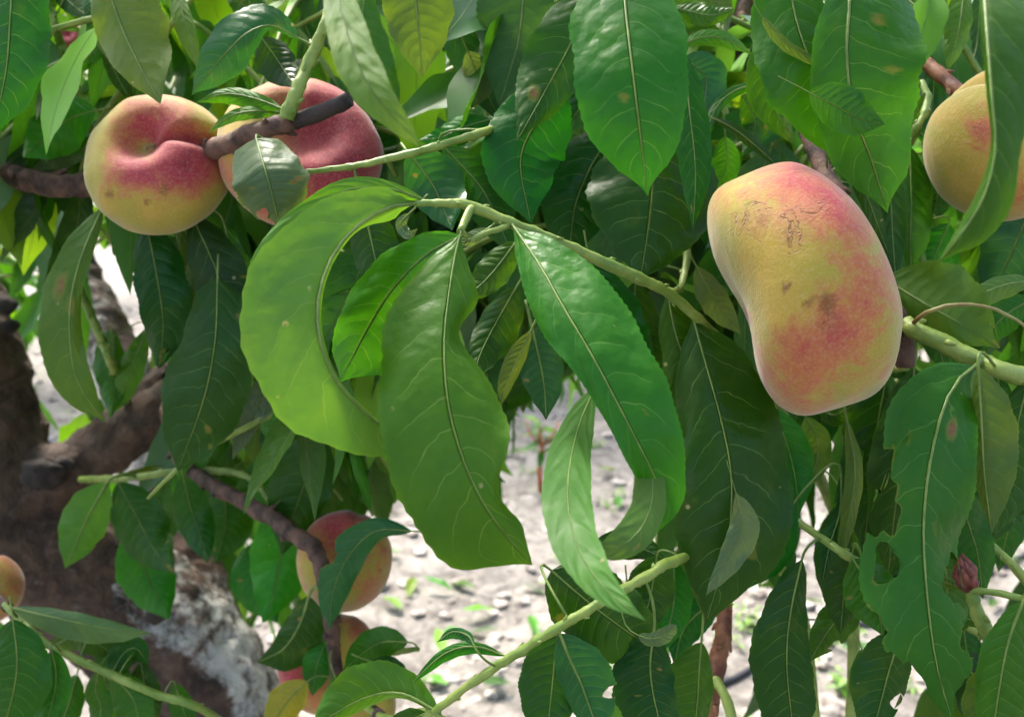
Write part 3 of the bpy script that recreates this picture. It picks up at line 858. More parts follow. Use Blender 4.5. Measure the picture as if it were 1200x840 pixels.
L('s1', [(1150, -10), (1146, 40), (1140, 70), (1120, 105)], 18, 18, .50, 'bl')
L('s1', [(1150, -60), (1156, 30), (1162, 110), (1166, 180), (1146, 245), (1096, 312)], [4, 7, 6, 6, 10, 3], [24, 52, 44, 30, 34, 3], [.24, .22, .212, .21, .212, .218], 'md', rib=.0006, wave=.03, za=.6, zb=.2)
L('t10', [(1066, 172), (1068, 230), (1067, 280), (1068, 335)], 28, 26, .415, 'md', rib=.0007)
L('t10', [(1086, 185), (1096, 210), (1098, 235), (1090, 262)], 16, 20, .44, 'vd')
L('t10', [(1070, 152), (1100, 170), (1112, 200), (1108, 250)], 14, 14, .45, 'md')
L('t10', [(1082, 110), (1078, 125), (1068, 140), (1062, 165)], 8, 8, .43, 'yl')
L('t10', [(1112, 262), (1100, 290), (1090, 320), (1084, 350)], 26, 28, .43, 'md')
L('t10', [(1225, 210), (1200, 262), (1178, 312), (1150, 360)], 42, 40, .44, 'bl', rib=.0007)
L('t10', [(1120, 240), (1135, 260), (1130, 290), (1112, 320)], 14, 14, .46, 'br')
L('t1', [(816, 312), (832, 342), (848, 366), (868, 392)], 18, 16, .40, 'pb', upper=False)  # from here, pale bluish leaves with sky highlights put into their colour
L('t2', [(548, 60), (556, 80), (560, 100), (552, 128)], 16, 20, .42, 'pb', upper=False)
L('b4', [(1005, 255), (1012, 285), (1022, 310), (1040, 330)], 12, 12, .405, 'pb', upper=False)
L('s4', [(668, 128), (690, 125), (694, 150), (680, 190)], 10, 8, .40, 'pb', upper=False)
# --- right side
L('b4', [(1030, 165), (1042, 220), (1046, 275), (1050, 335)], 20, 18, .40, 'dk', rib=.0006)
L('b4', [(1015, 240), (1030, 280), (1042, 320), (1050, 372)], 16, 22, .41, 'md')
L('t10', [(1095, 265), (1085, 300), (1078, 340), (1080, 385)], 24, 24, .445, 'dk')
L('t7', [(1037, 327), (1080, 354), (1126, 380), (1172, 408)], 26, 58, [.375, .36, .35, .35], 'ol', upper=False, N=44, M=8, rib=.0006, zb=-.25, bites=[(.93, .75, .2)], brown=[(1.0, .3, .42)])
L('t7', [(1215, 330), (1185, 332), (1150, 345), (1120, 372)], 12, 16, .36, 'lt', upper=False)
L('t7', [(1210, 350), (1180, 368), (1160, 390), (1150, 412)], 22, 20, .40, 'md')
L('t7', [(1048, 350), (1075, 372), (1095, 395), (1110, 440)], 20, 22, .41, 'dk')
L('t7', [(1146, 426), (1122, 446), (1104, 482), (1090, 540), (1083, 600), (1083, 650), (1089, 720), (1099, 785), (1118, 850)],
  [3, 34, 60, 58, 62, 76, 70, 40, 6], [3, 22, 44, 56, 54, 40, 46, 44, 8], [.338, .325, .318, .315, .312, .308, .305, .305, .31], 'md', N=76, M=10, rib=.0009, wave=.16,
  bites=[(.43, -.75, .28), (.56, -.62, .20), (.33, -.95, .2), (.62, .8, .28), (.78, 1.0, .26), (.86, -.9, .3), (.47, .3, .09), (.95, .9, .3), (.25, -.5, .07), (.71, -1.05, .22)], brown=[(.2, .35, .2)])
L('t7', [(1146, 430), (1150, 490), (1153, 550), (1162, 625)], 14, 44, .325, 'ol', upper=False, rib=.0007, za=.9)
L('t7', [(1205, 445), (1192, 500), (1182, 560), (1164, 630)], 34, 40, .35, 'dk')
L('t7', [(1168, 432), (1172, 460), (1178, 490), (1180, 520)], 18, 14, .36, 'md')
L('s6', [(1040, 435), (1028, 500), (1020, 570), (1012, 650)], 38, 40, .42, 'dk')
L('s6', [(1072, 430), (1062, 510), (1050, 590), (1040, 680)], 40, 40, .40, 'dk')
L('s6', [(1020, 450), (1005, 500), (1000, 560), (1008, 610)], 18, 22, .46, 'md')
L('s6', [(1120, 560), (1134, 610), (1146, 650), (1152, 702)], 28, 24, .39, 'dk')
L('s6', [(1100, 640), (1110, 680), (1105, 720), (1090, 760)], 34, 30, .40, 'md')
L('s6', [(1185, 520), (1178, 560), (1166, 590), (1150, 640)], 30, 24, .42, 'dk')
L('s5', [(944, 488), (958, 515), (956, 545), (942, 575)], 22, 16, .42, 'ol', upper=False)
L('s5', [(905, 478), (922, 520), (932, 560), (936, 604)], 26, 26, .41, 'md', rib=.0006)
L('s5', [(960, 478), (975, 486), (990, 480), (1010, 470)], 14, 18, .43, 'md')
L('s5', [(1010, 490), (1008, 510), (1004, 535), (1008, 560)], 8, 9, .42, 'br')
L('t1', [(812, 372), (828, 430), (845, 492), (857, 560), (852, 640), (826, 735)], [6, 38, 52, 62, 62, 4], [6, 50, 66, 72, 66, 4], [.355, .345, .338, .335, .335, .34], 'dk', rib=.0006, N=48, M=8, za=.3, zb=.35, bites=[(.86, .98, .2), (.93, -1.0, .16)])
L('t1', [(862, 576), (870, 612), (856, 648), (827, 698)], [2, 14, 12, 2], [2, 20, 20, 2], .322, 'pb', upper=False, rib=.0002, za=.2, zb=.2)
L('t1', [(880, 560), (905, 610), (900, 650), (875, 690)], 26, 30, .35, 'dk', bites=[(.9, -.9, .25)])
L('t6', [(940, 655), (926, 720), (922, 780), (930, 860)], [10, 34, 44, 30], [6, 20, 30, 30], .345, 'vd', rib=.0006, N=40)
L('t6', [(992, 490), (1002, 548), (996, 600), (982, 668)], 12, 10, .37, 'lt', upper=False, zb=.8)
L('t6', [(986, 556), (984, 600), (972, 640), (962, 690)], 9, 10, .375, 'vd', bites=[(.3, -.9, .3)])
L('t6', [(1000, 640), (992, 680), (988, 705), (985, 742)], 26, 22, .36, 'dk')
L('t6', [(1010, 690), (990, 715), (970, 740), (948, 775)], 22, 24, .37, 'md', bites=[(.7, .9, .3)])
L('t6', [(1000, 655), (1020, 690), (1030, 720), (1035, 745)], 34, 30, .34, 'md', bites=[(.5, .4, .2)])
L('s6', [(1060, 735), (1045, 775), (1034, 815), (1020, 870)], 42, 26, .345, 'dk', rib=.0007, bites=[(.62, .8, .28)])
L('s6', [(1120, 765), (1140, 790), (1150, 820), (1160, 870)], 30, 30, .37, 'vd')
L('s6', [(1170, 770), (1160, 800), (1150, 830), (1148, 870)], 26, 20, .35, 'ol')
L('t8b', [(1200, 702), (1182, 750), (1172, 800), (1162, 870)], [6, 26, 30, 16], [6, 34, 52, 50], .305, 'md', rib=.0008)
L('t8', [(1155, 735), (1135, 725), (1120, 735), (1100, 760)], 9, 10, .34, 'md')
L('t8', [(1136, 690), (1120, 686), (1104, 680), (1090, 665)], 7, 6, .335, 'lt')
L('t9', [(1205, 600), (1190, 590), (1170, 600), (1150, 640)], 20, 24, .42, 'dk')
# --- bottom centre
L('t5', [(646, 668), (688, 704), (730, 736), (778, 768)], 50, 46, .33, 'dk', rib=.0006, N=40, q=.6, zb=.15, za=.2)
L('t5', [(654, 742), (650, 775), (647, 805), (640, 870)], 40, 34, .318, 'dk', rib=.0006, q=.65)
L('t5', [(656, 742), (668, 772), (684, 808), (705, 870)], 24, 40, .312, 'bl', rib=.0008, bites=[(.62, .85, .26)])
L('t5', [(766, 744), (762, 778), (766, 815), (780, 872)], [16, 42, 46, 26], [10, 26, 26, 20], .33, 'vd', rib=.0006)
L('t5', [(748, 744), (762, 748), (778, 744), (793, 732)], [4, 9, 10, 5], [4, 7, 9, 5], .312, 'pb', upper=False, rib=.0003)
L('b3', [(822, 752), (819, 790), (817, 825), (812, 875)], 40, 18, .36, 'md', rib=.0006)
L('t5', [(770, 650), (764, 690), (758, 715), (752, 745)], 32, 28, .35, 'dk', rib=.0005)
L('t5', [(790, 656), (790, 700), (785, 730), (775, 765)], 20, 22, .36, 'md')
L('t5', [(690, 650), (720, 640), (750, 642), (780, 655)], 16, 20, .36, 'dk')
L('b3', [(850, 700), (822, 715), (800, 740), (790, 780)], 20, 22, .40, 'dk')
L('t5', [(592, 768), (556, 757), (520, 766), (480, 802)], 6, 10, .325, 'md', zb=.5)
L('t5', [(556, 757), (548, 744), (530, 740), (512, 752)], 5, 9, .322, 'bl', zb=.8)
L('t5', [(515, 835), (470, 812), (425, 818), (366, 852)], [4, 30, 40, 10], [2, 6, 12, 10], .345, 'br', rib=.0008, zb=.7)
L('t5', [(500, 835), (478, 845), (465, 860), (450, 880)], 16, 14, .35, 'md')
L('s8', [(478, 752), (448, 752), (425, 765), (402, 786)], 20, 20, .50, 'md', brown=[(0, 0, .5)])
L('s8', [(435, 775), (452, 782), (466, 792), (480, 806)], 20, 16, .47, 'vd')
L('b2', [(484, 622), (440, 622), (408, 652), (390, 694), (386, 738)], [3, 16, 24, 18, 3], [3, 12, 20, 18, 3], .50, 'bl', N=44, M=8, bites=[(.55, -.85, .3)], brown=[(0, 0, .25)])
L('b2', [(362, 698), (352, 730), (332, 760), (301, 776)], 18, 34, .54, 'dk', rib=.0012)
L('b2', [(338, 585), (330, 640), (322, 690), (308, 730)], 36, 36, .60, 'br')
L('b2', [(388, 742), (376, 765), (370, 785), (366, 815)], 18, 20, .54, 'md')
L('b2', [(392, 790), (400, 812), (396, 835), (380, 860)], 22, 18, .50, 'md')
L('b2', [(360, 798), (340, 818), (328, 835), (312, 860)], 22, 20, .53, 'yw', brown=[(.9, -.5, .6)])
# --- left side, hanging below the branch
L('s3', [(122, 240), (98, 294), (84, 345), (82, 400), (92, 450), (124, 496)], [4, 24, 34, 36, 26, 3], [4, 12, 12, 16, 18, 3], [.45, .44, .435, .435, .44, .45], 'ol', upper=False, rib=.0009, brown=[(.38, -.45, .35), (.45, .1, .25)])
L('s3', [(172, 262), (184, 325), (191, 380), (186, 432)], 28, 36, .47, 'vd', rib=.0006, q=.6, brown=[(.92, .2, .3)])
L('s3', [(224, 250), (254, 318), (275, 384), (292, 446)], 32, 36, .455, 'vd', rib=.0006)
L('s3', [(255, 325), (252, 400), (238, 470), (208, 552)], [20, 40, 52, 12], [20, 44, 50, 14], .44, 'dk', rib=.0006, N=40)
L('s3', [(262, 260), (278, 330), (292, 400), (286, 450)], 22, 22, .47, 'dk', rib=.0006)
L('s3', [(205, 262), (226, 300), (232, 335), (222, 370)], 14, 10, .49, 'yl')
L('t12', [(130, 385), (130, 420), (134, 450), (130, 490)], 22, 18, .63, 'md')
L('t12', [(172, 385), (158, 420), (145, 455), (126, 490)], 14, 16, .62, 'br')
L('s3', [(140, 260), (145, 285), (150, 300), (148, 330)], 16, 16, .56, 'br')
L('s7', [(125, 566), (106, 600), (92, 630), (76, 666)], 30, 26, .66, 'br', upper=False, rib=.0012)
L('s7', [(138, 565), (160, 605), (178, 640), (205, 672)], 32, 34, .65, 'dk', brown=[(1.0, 0, .6)])
L('s7', [(148, 625), (165, 660), (180, 690), (198, 726)], 34, 34, .68, 'md')
L('s7', [(214, 556), (222, 590), (232, 622), (244, 660)], 22, 24, .62, 'dk')
L('s7', [(256, 555), (264, 595), (262, 625), (252, 660)], 30, 34, .66, 'md', rib=.001)
L('s7', [(300, 545), (318, 570), (330, 600), (336, 640)], 26, 24, .66, 'br')
L('s7', [(372, 500), (362, 550), (345, 600), (330, 650)], 40, 34, .58, 'dk')
L('s7', [(290, 640), (300, 680), (310, 700), (325, 730)], 30, 26, .66, 'md')
L('s7', [(272, 512), (298, 524), (320, 526), (348, 518)], 7, 6, .52, 'pb', upper=False)
L('s7', [(305, 480), (325, 500), (335, 520), (340, 545)], 20, 20, .62, 'br')
L('s7', [(410, 512), (418, 545), (428, 575), (436, 606)], 6, 7, .55, 'br')
L('s7', [(128, 562), (150, 556), (170, 550), (190, 545)], 5, 4, .72, 'lt')
L('t11', [(16, 712), (66, 724), (120, 735), (178, 742)], 22, 12, .50, 'pb', upper=False, rib=.001)
L('t11', [(15, 725), (20, 770), (16, 810), (0, 870)], 44, 42, .47, 'dk')
L('t11', [(60, 757), (90, 745), (110, 752), (140, 770)], 18, 16, .52, 'md')
L('t11', [(130, 790), (145, 765), (160, 760), (175, 780)], 18, 16, .52, 'dk')
L('t11', [(130, 792), (150, 810), (160, 830), (165, 870)], 26, 22, .50, 'md')
L('t11', [(60, 760), (66, 790), (62, 820), (50, 860)], 16, 18, .49, 'md')
L('t11', [(115, 785), (112, 810), (118, 830), (110, 870)], 14, 16, .51, 'md')
# --- upper left corner
L('t4', [(132, 50), (115, 58), (102, 68), (90, 90)], 16, 12, .50, 'br')
L('t4', [(100, -20), (106, 0), (108, 15), (102, 34)], 11, 10, .48, 'bl')
L('t4', [(62, -10), (78, 0), (90, 10), (104, 20)], 12, 16, .50, 'dk')
L('t4', [(112, 130), (85, 138), (58, 158), (26, 185)], 32, 34, .50, 'br')
L('t4', [(78, 104), (62, 104), (50, 112), (42, 142)], 5, 6, .49, 'pb', upper=False)
L('t4', [(95, 110), (108, 105), (122, 118), (134, 142)], 14, 16, .54, 'br')
L('b1', [(38, 200), (60, 190), (80, 188), (102, 182)], 9, 9, .52, 'pb', upper=False)
L('t4', [(120, 60), (132, 78), (140, 95), (152, 116)], 10, 12, .50, 'dk', rib=.0007)
L('t4', [(60, 150), (85, 165), (100, 180), (108, 200)], 20, 20, .55, 'br')
L('t4', [(30, 150), (20, 160), (18, 180), (30, 200)], 14, 12, .55, 'bl')

# --- leaves that fill the crown between limb, branch and lower peaches, and at the lower right
_r = random.Random(31)
for k in range(26):
    x, y = _r.uniform(205, 425), _r.uniform(455, 570)
    ln, dx = _r.uniform(80, 125), _r.uniform(-45, 45)
    if y + ln > 640 and x > 370: ln = max(50, 640 - y)
    L('s7', [(x, y), (x + dx * .3, y + ln * .35), (x + dx * .7, y + ln * .7), (x + dx, y + ln)], _r.uniform(17, 27), _r.uniform(17, 27), _r.uniform(.68, .95), _r.choice(['md', 'br', 'dk', 'md', 'ol', 'bl']), upper=_r.random() < .75)
for (x, y, dx, ln, w, t) in [(985, 590, -20, 110, 22, 'dk'), (1030, 600, 10, 130, 26, 'md'), (1065, 650, -10, 130, 26, 'dk'), (1180, 470, 15, 130, 28, 'md'), (1195, 560, -25, 110, 24, 'bl'), (1125, 690, 12, 110, 22, 'dk'),
                            (1195, 735, 5, 120, 30, 'dk'), (1150, 470, 30, 120, 24, 'md'), (905, 600, 15, 100, 24, 'md'), (800, 640, -20, 110, 26, 'md'), (735, 690, 10, 100, 24, 'dk'), (1010, 760, 25, 110, 24, 'md'), (870, 430, 20, 110, 24, 'md'), (960, 440, 5, 90, 26, 'dk')]:
    L(None, [(x, y), (x + dx * .3, y + ln * .35), (x + dx * .7, y + ln * .7), (x + dx, y + ln)], w, w * .9, .44, t)
for (x, y, dx, ln, w, t) in [(120, 745, 30, 80, 20, 'md'), (165, 775, 15, 80, 20, 'dk'), (90, 790, -25, 80, 20, 'md'), (40, 775, 20, 90, 22, 'dk'), (140, 800, -30, 60, 16, 'br'), (205, 800, 20, 60, 16, 'md')]:
    L('t11', [(x, y), (x + dx * .3, y + ln * .35), (x + dx * .7, y + ln * .7), (x + dx, y + ln)], w, w * .9, .52, t)
# ------------------------------------------------------------------ peaches
SCAR = simple_mat('dried_blossom', (.20, .15, .06), (.38, .31, .16), 400, .9)
def camdir(v):
    return (RT * v[0] + UP * v[1] - FW * v[2]).normalized()

def peach(label, px, py, d, R, h, axis, sut, dt=0.55, db=0.5, r0=0.42, sd=0.10, lobe=0.0, base=0.3, blush=(), scar=(), crack=(), stem=None, lump=0.02, seed=1, bean=0.0, taper=0.0, zexp=0.92, remnant=False, waist=0.0):
    z = camdir(axis)
    x = camdir(sut); x = (x - z * x.dot(z)).normalized()
    y = z.cross(x)
    M3 = Matrix((x, y, z)).transposed()
    c = P(px, py, d)
    NU, NV = 84, 52
    verts, faces = [], []
    so = Vector((seed * 3.7, seed * 1.3, 0))
    def pt(i, j):
        psi = math.pi * j / NV
        phi = 2 * math.pi * i / NU
        s, co = math.sin(psi), math.cos(psi)
        rho = R * max(s, 0) ** 0.82
        zz = h * (abs(co) ** zexp) * (1 if co > 0 else -1)
        dd = dt if co > 0 else db
        zz -= (1 if co > 0 else -1) * dd * h * math.exp(-(rho / (r0 * R)) ** 2)
        # suture: a groove from pole to pole on one side
        ap = (phi + math.pi) % (2 * math.pi) - math.pi
        g = math.exp(-(ap / 0.16) ** 2) * sd * smooth(0.02, 0.3, rho / R) * (1.0 if co > -0.2 else 0.5)
        rho *= 1 - g * 0.9
        zz *= 1 - g * 1.4
        # one shoulder fuller than the other
        rho *= 1 + lobe * math.sin(phi) * smooth(0.1, .5, rho / R)
        zz *= 1 + lobe * 0.9 * math.sin(phi)
        v = Vector((rho * math.cos(phi), rho * math.sin(phi), zz))
        if bean:
            v.z -= bean * R * (v.y / R) ** 2 - bean * R * .3
        if waist and v.z > 0:
            v.z -= waist * h * math.exp(-((v.y + .05 * R) / (.42 * R)) ** 2)
        if taper:
            k = 1 + taper * v.y / R
            v.z *= k; v.x *= k
        v *= 1 + lump * noise.noise(v * 38 + so) + lump * .5 * noise.noise(v * 80 + so)
        return v
    verts.append(pt(0, 0))
    for j in range(1, NV):
        for i in range(NU): verts.append(pt(i, j))
    verts.append(pt(0, NV))
    last = len(verts) - 1
    for i in range(NU):
        faces.append((0, 1 + i, 1 + (i + 1) % NU))
        for j in range(1, NV - 1):
            a = 1 + (j - 1) * NU
            faces.append((a + i, a + NU + i, a + NU + (i + 1) % NU, a + (i + 1) % NU))
        a = 1 + (NV - 2) * NU
        faces.append((a + i, last, a + (i + 1) % NU))
    me = bpy.data.meshes.new('peach')
    me.from_pydata([tuple(v) for v in verts], [], faces)
    for p in me.polygons: p.use_smooth = True
    A = {k: [] for k in ('blush', 'scar', 'crack')}
    for v in verts:
        w = c + M3 @ v
        qx, qy, _ = proj(w)
        b = base
        for (gx, gy, gr, ga) in blush: b += ga * math.exp(-((qx - gx) ** 2 + (qy - gy) ** 2) / gr ** 2)
        A['blush'].append(b)
        for key, lst in (('scar', scar), ('crack', crack)):
            q = 0
            for (gx, gy, gr, ga) in lst: q = max(q, ga * math.exp(-((qx - gx) ** 2 + (qy - gy) ** 2) / gr ** 2))
            A[key].append(q)
    for k, vals in A.items():
        me.attributes.new(k, 'FLOAT', 'POINT').data.foreach_set('value', vals)
    me.update()
    o = link('peach', me, [PEACH])
    o.matrix_world = Matrix.Translation(c) @ M3.to_4x4()
    tag(o, label, 'peach', 'peaches on the tree')
    # short woody stalk out of the hollow on the far side
    bm = bmesh.new()
    s0 = Vector((0, 0, -h * 0.35))
    s1 = M3.inverted() @ (P(*stem) - c) if stem else Vector((0, 0.002, -h * 1.05))
    tube_into(bm, [s0, s0.lerp(s1, .5) + Vector((.0008, 0, 0)), s1], [.0022, .0026, .0032], 8)
    m2 = bpy.data.meshes.new('stem'); bm.to_mesh(m2); bm.free()
    link('stem', m2, [BROWN], o)
    if remnant:
        # dried blossom end in the middle of the hollow
        bm = bmesh.new()
        zt = h * (1 - dt)
        for k in range(9):
            a = k * .7
            p0 = Vector((math.cos(a) * .0012, math.sin(a) * .0012, zt - .0012)); p2 = Vector((math.cos(a) * (.0025 + .001 * (k % 3)), math.sin(a) * .0032, zt + .0016 + .0006 * (k % 2)))
            tube_into(bm, [p0, p0.lerp(p2, .5) + Vector((0, 0, .0006)), p2], [.0009, .0008, .0003], 5)
        m3 = bpy.data.meshes.new('blossom_scar'); bm.to_mesh(m3); bm.free()
        link('blossom_scar', m3, [SCAR], o)
    return o

peach('flat peach with a deep crease and red face in front of the dark branch', 187, 187, .455, .0372, .0245, (-.10, .30, .95), (.96, .05, -.1), dt=.62, r0=.30, sd=.28, lobe=-.08, lump=.05,
      base=-.08, blush=[(165, 148, 36, .85), (210, 142, 32, .5), (148, 200, 30, .8), (200, 198, 45, .9), (235, 190, 28, .6), (168, 174, 13, -.9), (185, 250, 40, -.25)],
      scar=[(191, 224, 9, .95), (173, 237, 6, 1.0), (128, 228, 9, .8), (165, 170, 9, .5)], stem=(200, 205, .497), seed=2, remnant=True)
peach('red peach behind the blackened branch end and a thin pale shoot', 352, 180, .452, .0405, .028, (.25, .35, .9), (0, 1, .3), base=.5,
      blush=[(400, 170, 60, .75), (380, 130, 30, .35), (285, 155, 32, -.8), (410, 215, 40, .3)], scar=[(262, 235, 12, .8)], stem=(330, 165, .475), seed=3, sd=.10, lump=.05)
peach('large kidney shaped peach with russet cracks and brown bruises', 936, 335, .345, .0490, .0290, (-.92, -.36, -.20), (-.1, .25, .95), dt=.05, db=.22, r0=.30, sd=.0, bean=-.07, lump=.025, taper=-.07, zexp=.62, waist=.17,
      base=.16, blush=[(930, 205, 48, .62), (985, 240, 45, .5), (985, 395, 50, .28), (1020, 330, 45, .34), (930, 430, 60, .26), (980, 375, 24, .26), (1000, 450, 40, -.1), (880, 310, 55, -.45), (910, 340, 45, -.4), (868, 372, 12, 1.0), (870, 240, 25, .2)],
      scar=[(920, 334, 9, 1.1), (946, 354, 10, .9), (970, 355, 15, 1.1), (975, 385, 10, .6), (870, 375, 7, 1), (893, 258, 14, .75), (925, 272, 14, .7)], crack=[(882, 256, 30, 1.0), (930, 262, 36, 1.0), (955, 245, 24, .7), (970, 378, 20, .9)], stem=(1052, 392, .366), seed=4)
peach('pale creased peach partly hidden by a leaf, below a bare twig', 1180, 166, .40, .0340, .0300, (.25, .25, .93), (-.6, .75, .2), base=-.06, dt=.3, sd=.2, lobe=.06,
      blush=[(1150, 140, 26, .45), (1155, 160, 20, .35), (1190, 230, 30, .4)], scar=[(1142, 150, 5, .8), (1140, 118, 8, .5)], stem=(1185, 145, .447), seed=5)
peach('orange peach under a drooping bluish leaf, upper one of the touching pair', 404, 657, .575, .0305, .0365, (.15, .55, .8), (.3, 1, .2), base=.25, dt=.35, sd=.05,
      blush=[(395, 610, 35, .75), (440, 690, 25, .15)], scar=[(445, 668, 4, .8)], stem=(384, 690, .523), seed=6)
peach('red and yellow peach tucked below the orange one behind leaves', 385, 775, .60, .0340, .0300, (.2, .2, .95), (.3, .9, .2), base=.35, dt=.5,
      blush=[(335, 785, 30, .8), (430, 740, 22, .3), (400, 760, 20, -.5)], stem=(392, 770, .56), seed=7)
peach('yellow orange peach half covered by a long bright leaf at the shoot base', 425, 828, .50, .0185, .0190, (.2, .2, .95), (.3, .9, .2), base=.12, stem=(445, 838, .43), seed=8, dt=.3)
peach('ripe orange peach beside the rough brown trunk', -18, 690, .60, .0240, .0230, (.4, .2, .9), (.3, .9, .2), base=.38, dt=.3, stem=(10, 712, .52), seed=9)
peach('small distant red peach near the pale upright shoot', 83, 46, .95, .0165, .0160, (.1, .2, .95), (-.2, .9, .2), base=.75, blush=[(80, 38, 12, .4)], stem=(75, 20, .97), seed=10)
# ------------------------------------------------------------------ the rest of the crown: twigs with leaves behind the traced ones
GAPS = [
    [(100, 312), (160, 312), (162, 395), (125, 425)],
    [(600, 490), (740, 475), (745, 640), (770, 662), (650, 750), (640, 840), (440, 850), (455, 720), (455, 610), (560, 660), (600, 600)],
    [(970, 495), (1000, 500), (1000, 560), (952, 660), (955, 755), (1008, 745), (1060, 720), (1065, 845), (955, 845), (938, 700), (945, 580)],
    [(850, 690), (890, 665), (882, 845), (850, 845)],
    [(1108, 690), (1165, 600), (1205, 585), (1205, 705), (1160, 690), (1140, 770), (1112, 805)],
    [(40, 440), (92, 468), (90, 520), (50, 540)],
    [(55, 760), (112, 760), (112, 845), (58, 845)],
    [(430, 610), (460, 610), (460, 850), (430, 850)],
]
TRZONE = [(-20, 330), (48, 330), (60, 535), (205, 430), (215, 520), (110, 580), (210, 640), (345, 740), (335, 850), (150, 850), (150, 745), (-20, 730)]
LOWLEFT = [(-40, 640), (200, 600), (300, 640), (450, 640), (450, 900), (-40, 900)]
BYPEACH = [(990, 175), (1125, 200), (1110, 400), (1065, 410)]
PEACHZ = [(186, 190, 85, .52), (350, 180, 96, .53), (1165, 165, 90, .46), (404, 657, 70, .66), (385, 775, 65, .7), (0, 690, 45, .7), (83, 46, 24, 1.0)]

def template_leaf(k):
    rng = random.Random(900 + k)
    Lm = 0.115
    w = rng.uniform(.125, .165)
    bend = rng.uniform(.15, .9)
    tw = rng.uniform(-.5, .5)
    side = rng.uniform(-.25, .25)
    # local frame: leaf runs along +X, upper face +Z, gravity bends it to -Z
    def mid(t):
        a = bend * t
        x = Lm * (math.sin(a) / bend) if bend > .01 else Lm * t
        zz = -Lm * (1 - math.cos(a)) / bend
        yy = Lm * side * t * t
        r = tw * t
        return Vector((x, yy, zz)), Vector((0, math.cos(r), math.sin(r))), Vector((0, 0, 1)), 1.0
    wf = lambda t: Lm * w * prof(t, .45, .85)
    f = rng.uniform(.1, .5)
    return leaf_mesh('crown_leaf', mid, wf, wf, Vector((0, 0, 1)), f, f, True, N=16, M=2, tint=((0.075, 0.18, 0.014), (0.036, 0.13, 0.010), (0.024, 0.10, 0.008), (0.055, 0.13, 0.06), (0.038, 0.14, 0.010), (0.09, 0.20, 0.014), (0.020, 0.085, 0.009), (0.034, 0.115, 0.034), (0.055, 0.165, 0.01))[k], wave=.15, rib=.0005, pet=Vector((-.012, 0, .001)), rng=rng)

TMPL = [template_leaf(k) for k in range(9)]
for m_ in TMPL:
    m_.materials.append(LEAF); m_.materials.append(VEIN)

rngF = random.Random(77)
placed = []

def ok_point(w, allow_front=False):
    x, y, d = proj(w)
    if not (-60 < x < 1260 and -60 < y < 900): return True
    for g in GAPS:
        if in_poly(x, y, g): return False
    if d < 1.15 and in_poly(x, y, TRZONE): return False
    if d < 1.0 and (in_poly(x, y, LOWLEFT) or in_poly(x, y, BYPEACH)): return False
    for (qx, qy, qr, qd) in PEACHZ:
        if d < qd and math.hypot(x - qx, y - qy) < qr: return False
    return True

def spray(start, direction, length, nleaf, scale, into):
    """A leafy twig; returns its branch object and appends leaf transforms."""
    d = direction.normalized()
    pts = []
    p = start.copy()
    seg = length / 6
    for k in range(7):
        pts.append(tuple(p) + ((.0012, .0019, .0019, .0018, .0016, .0013, .0009)[k],))
        d = (d + Vector((rngF.gauss(0, .12), rngF.gauss(0, .12), rngF.gauss(0, .12) - .10))).normalized()
        p = p + d * seg
    tr = []
    for k in range(nleaf):
        u = (k + .6) / nleaf
        s = cr(pts, u); s2 = cr(pts, min(u + .05, 1)); s1 = cr(pts, max(u - .05, 0))
        tan = (Vector(s2[:3]) - Vector(s1[:3])).normalized()
        base = Vector(s[:3])
        a = k * 2.4 + rngF.uniform(-.5, .5)
        out = tan.orthogonal().normalized()
        out = Matrix.Rotation(a, 3, tan) @ out
        dx = (tan * rngF.uniform(.15, .7) + out + Vector((0, 0, rngF.uniform(-1.6, -.35)))).normalized()
        upv = Vector((0, 0, 1)) + Vector((rngF.gauss(0, .35), rngF.gauss(0, .35) - .25, 0))
        zz = (upv - dx * upv.dot(dx)).normalized()
        yy = zz.cross(dx)
        sc = scale * rngF.uniform(.7, 1.12)
        M = Matrix((dx, yy, zz)).transposed().to_4x4()
        M = Matrix.Translation(base + dx * .012 * sc) @ M @ Matrix.Diagonal((sc, sc, sc, 1))
        good = all(ok_point(M @ Vector((x, yv, zv))) for x, yv, zv in ((0, 0, 0), (.03, .0, -.005), (.06, .012, -.02), (.06, -.012, -.02), (.09, 0, -.04), (.11, 0, -.05)))
        if good: tr.append(M)
    if not all(ok_point(Vector(cr(pts, k / 8)[:3])) for k in range(9)): 
        return
    if len(tr) < 2: return
    into.append((pts, tr))

near, far = [], []
# unseen leafy sprays added above the frame to block sky light over the camera
for k in range(70):
    p = Vector((rngF.uniform(-1.0, 1.0), rngF.uniform(-.5, 1.7), rngF.uniform(1.8, 2.4)))
    spray(p, Vector((rngF.uniform(-1, 1), rngF.uniform(-1, 1), rngF.uniform(-.3, .6))), rngF.uniform(.2, .36), rngF.randint(9, 14), rngF.uniform(.9, 1.15), far)
for k in range(400):
    px, py = rngF.uniform(-80, 1280), rngF.uniform(-60, 780)
    d = rngF.uniform(.46, .85)
    spray(P(px, py, d), Vector((rngF.uniform(-1, 1), rngF.uniform(-.5, .5), rngF.uniform(-1.0, .5))), rngF.uniform(.12, .24), rngF.randint(7, 12), rngF.uniform(.75, 1.05), near)
for k in range(360):
    px, py = rngF.uniform(-150, 1350), rngF.uniform(-80, 640)
    d = rngF.uniform(.85, 1.9)
    spray(P(px, py, d), Vector((rngF.uniform(-1, 1), rngF.uniform(-.5, .5), rngF.uniform(-.9, .5))), rngF.uniform(.18, .34), rngF.randint(9, 15), rngF.uniform(.9, 1.15), far)

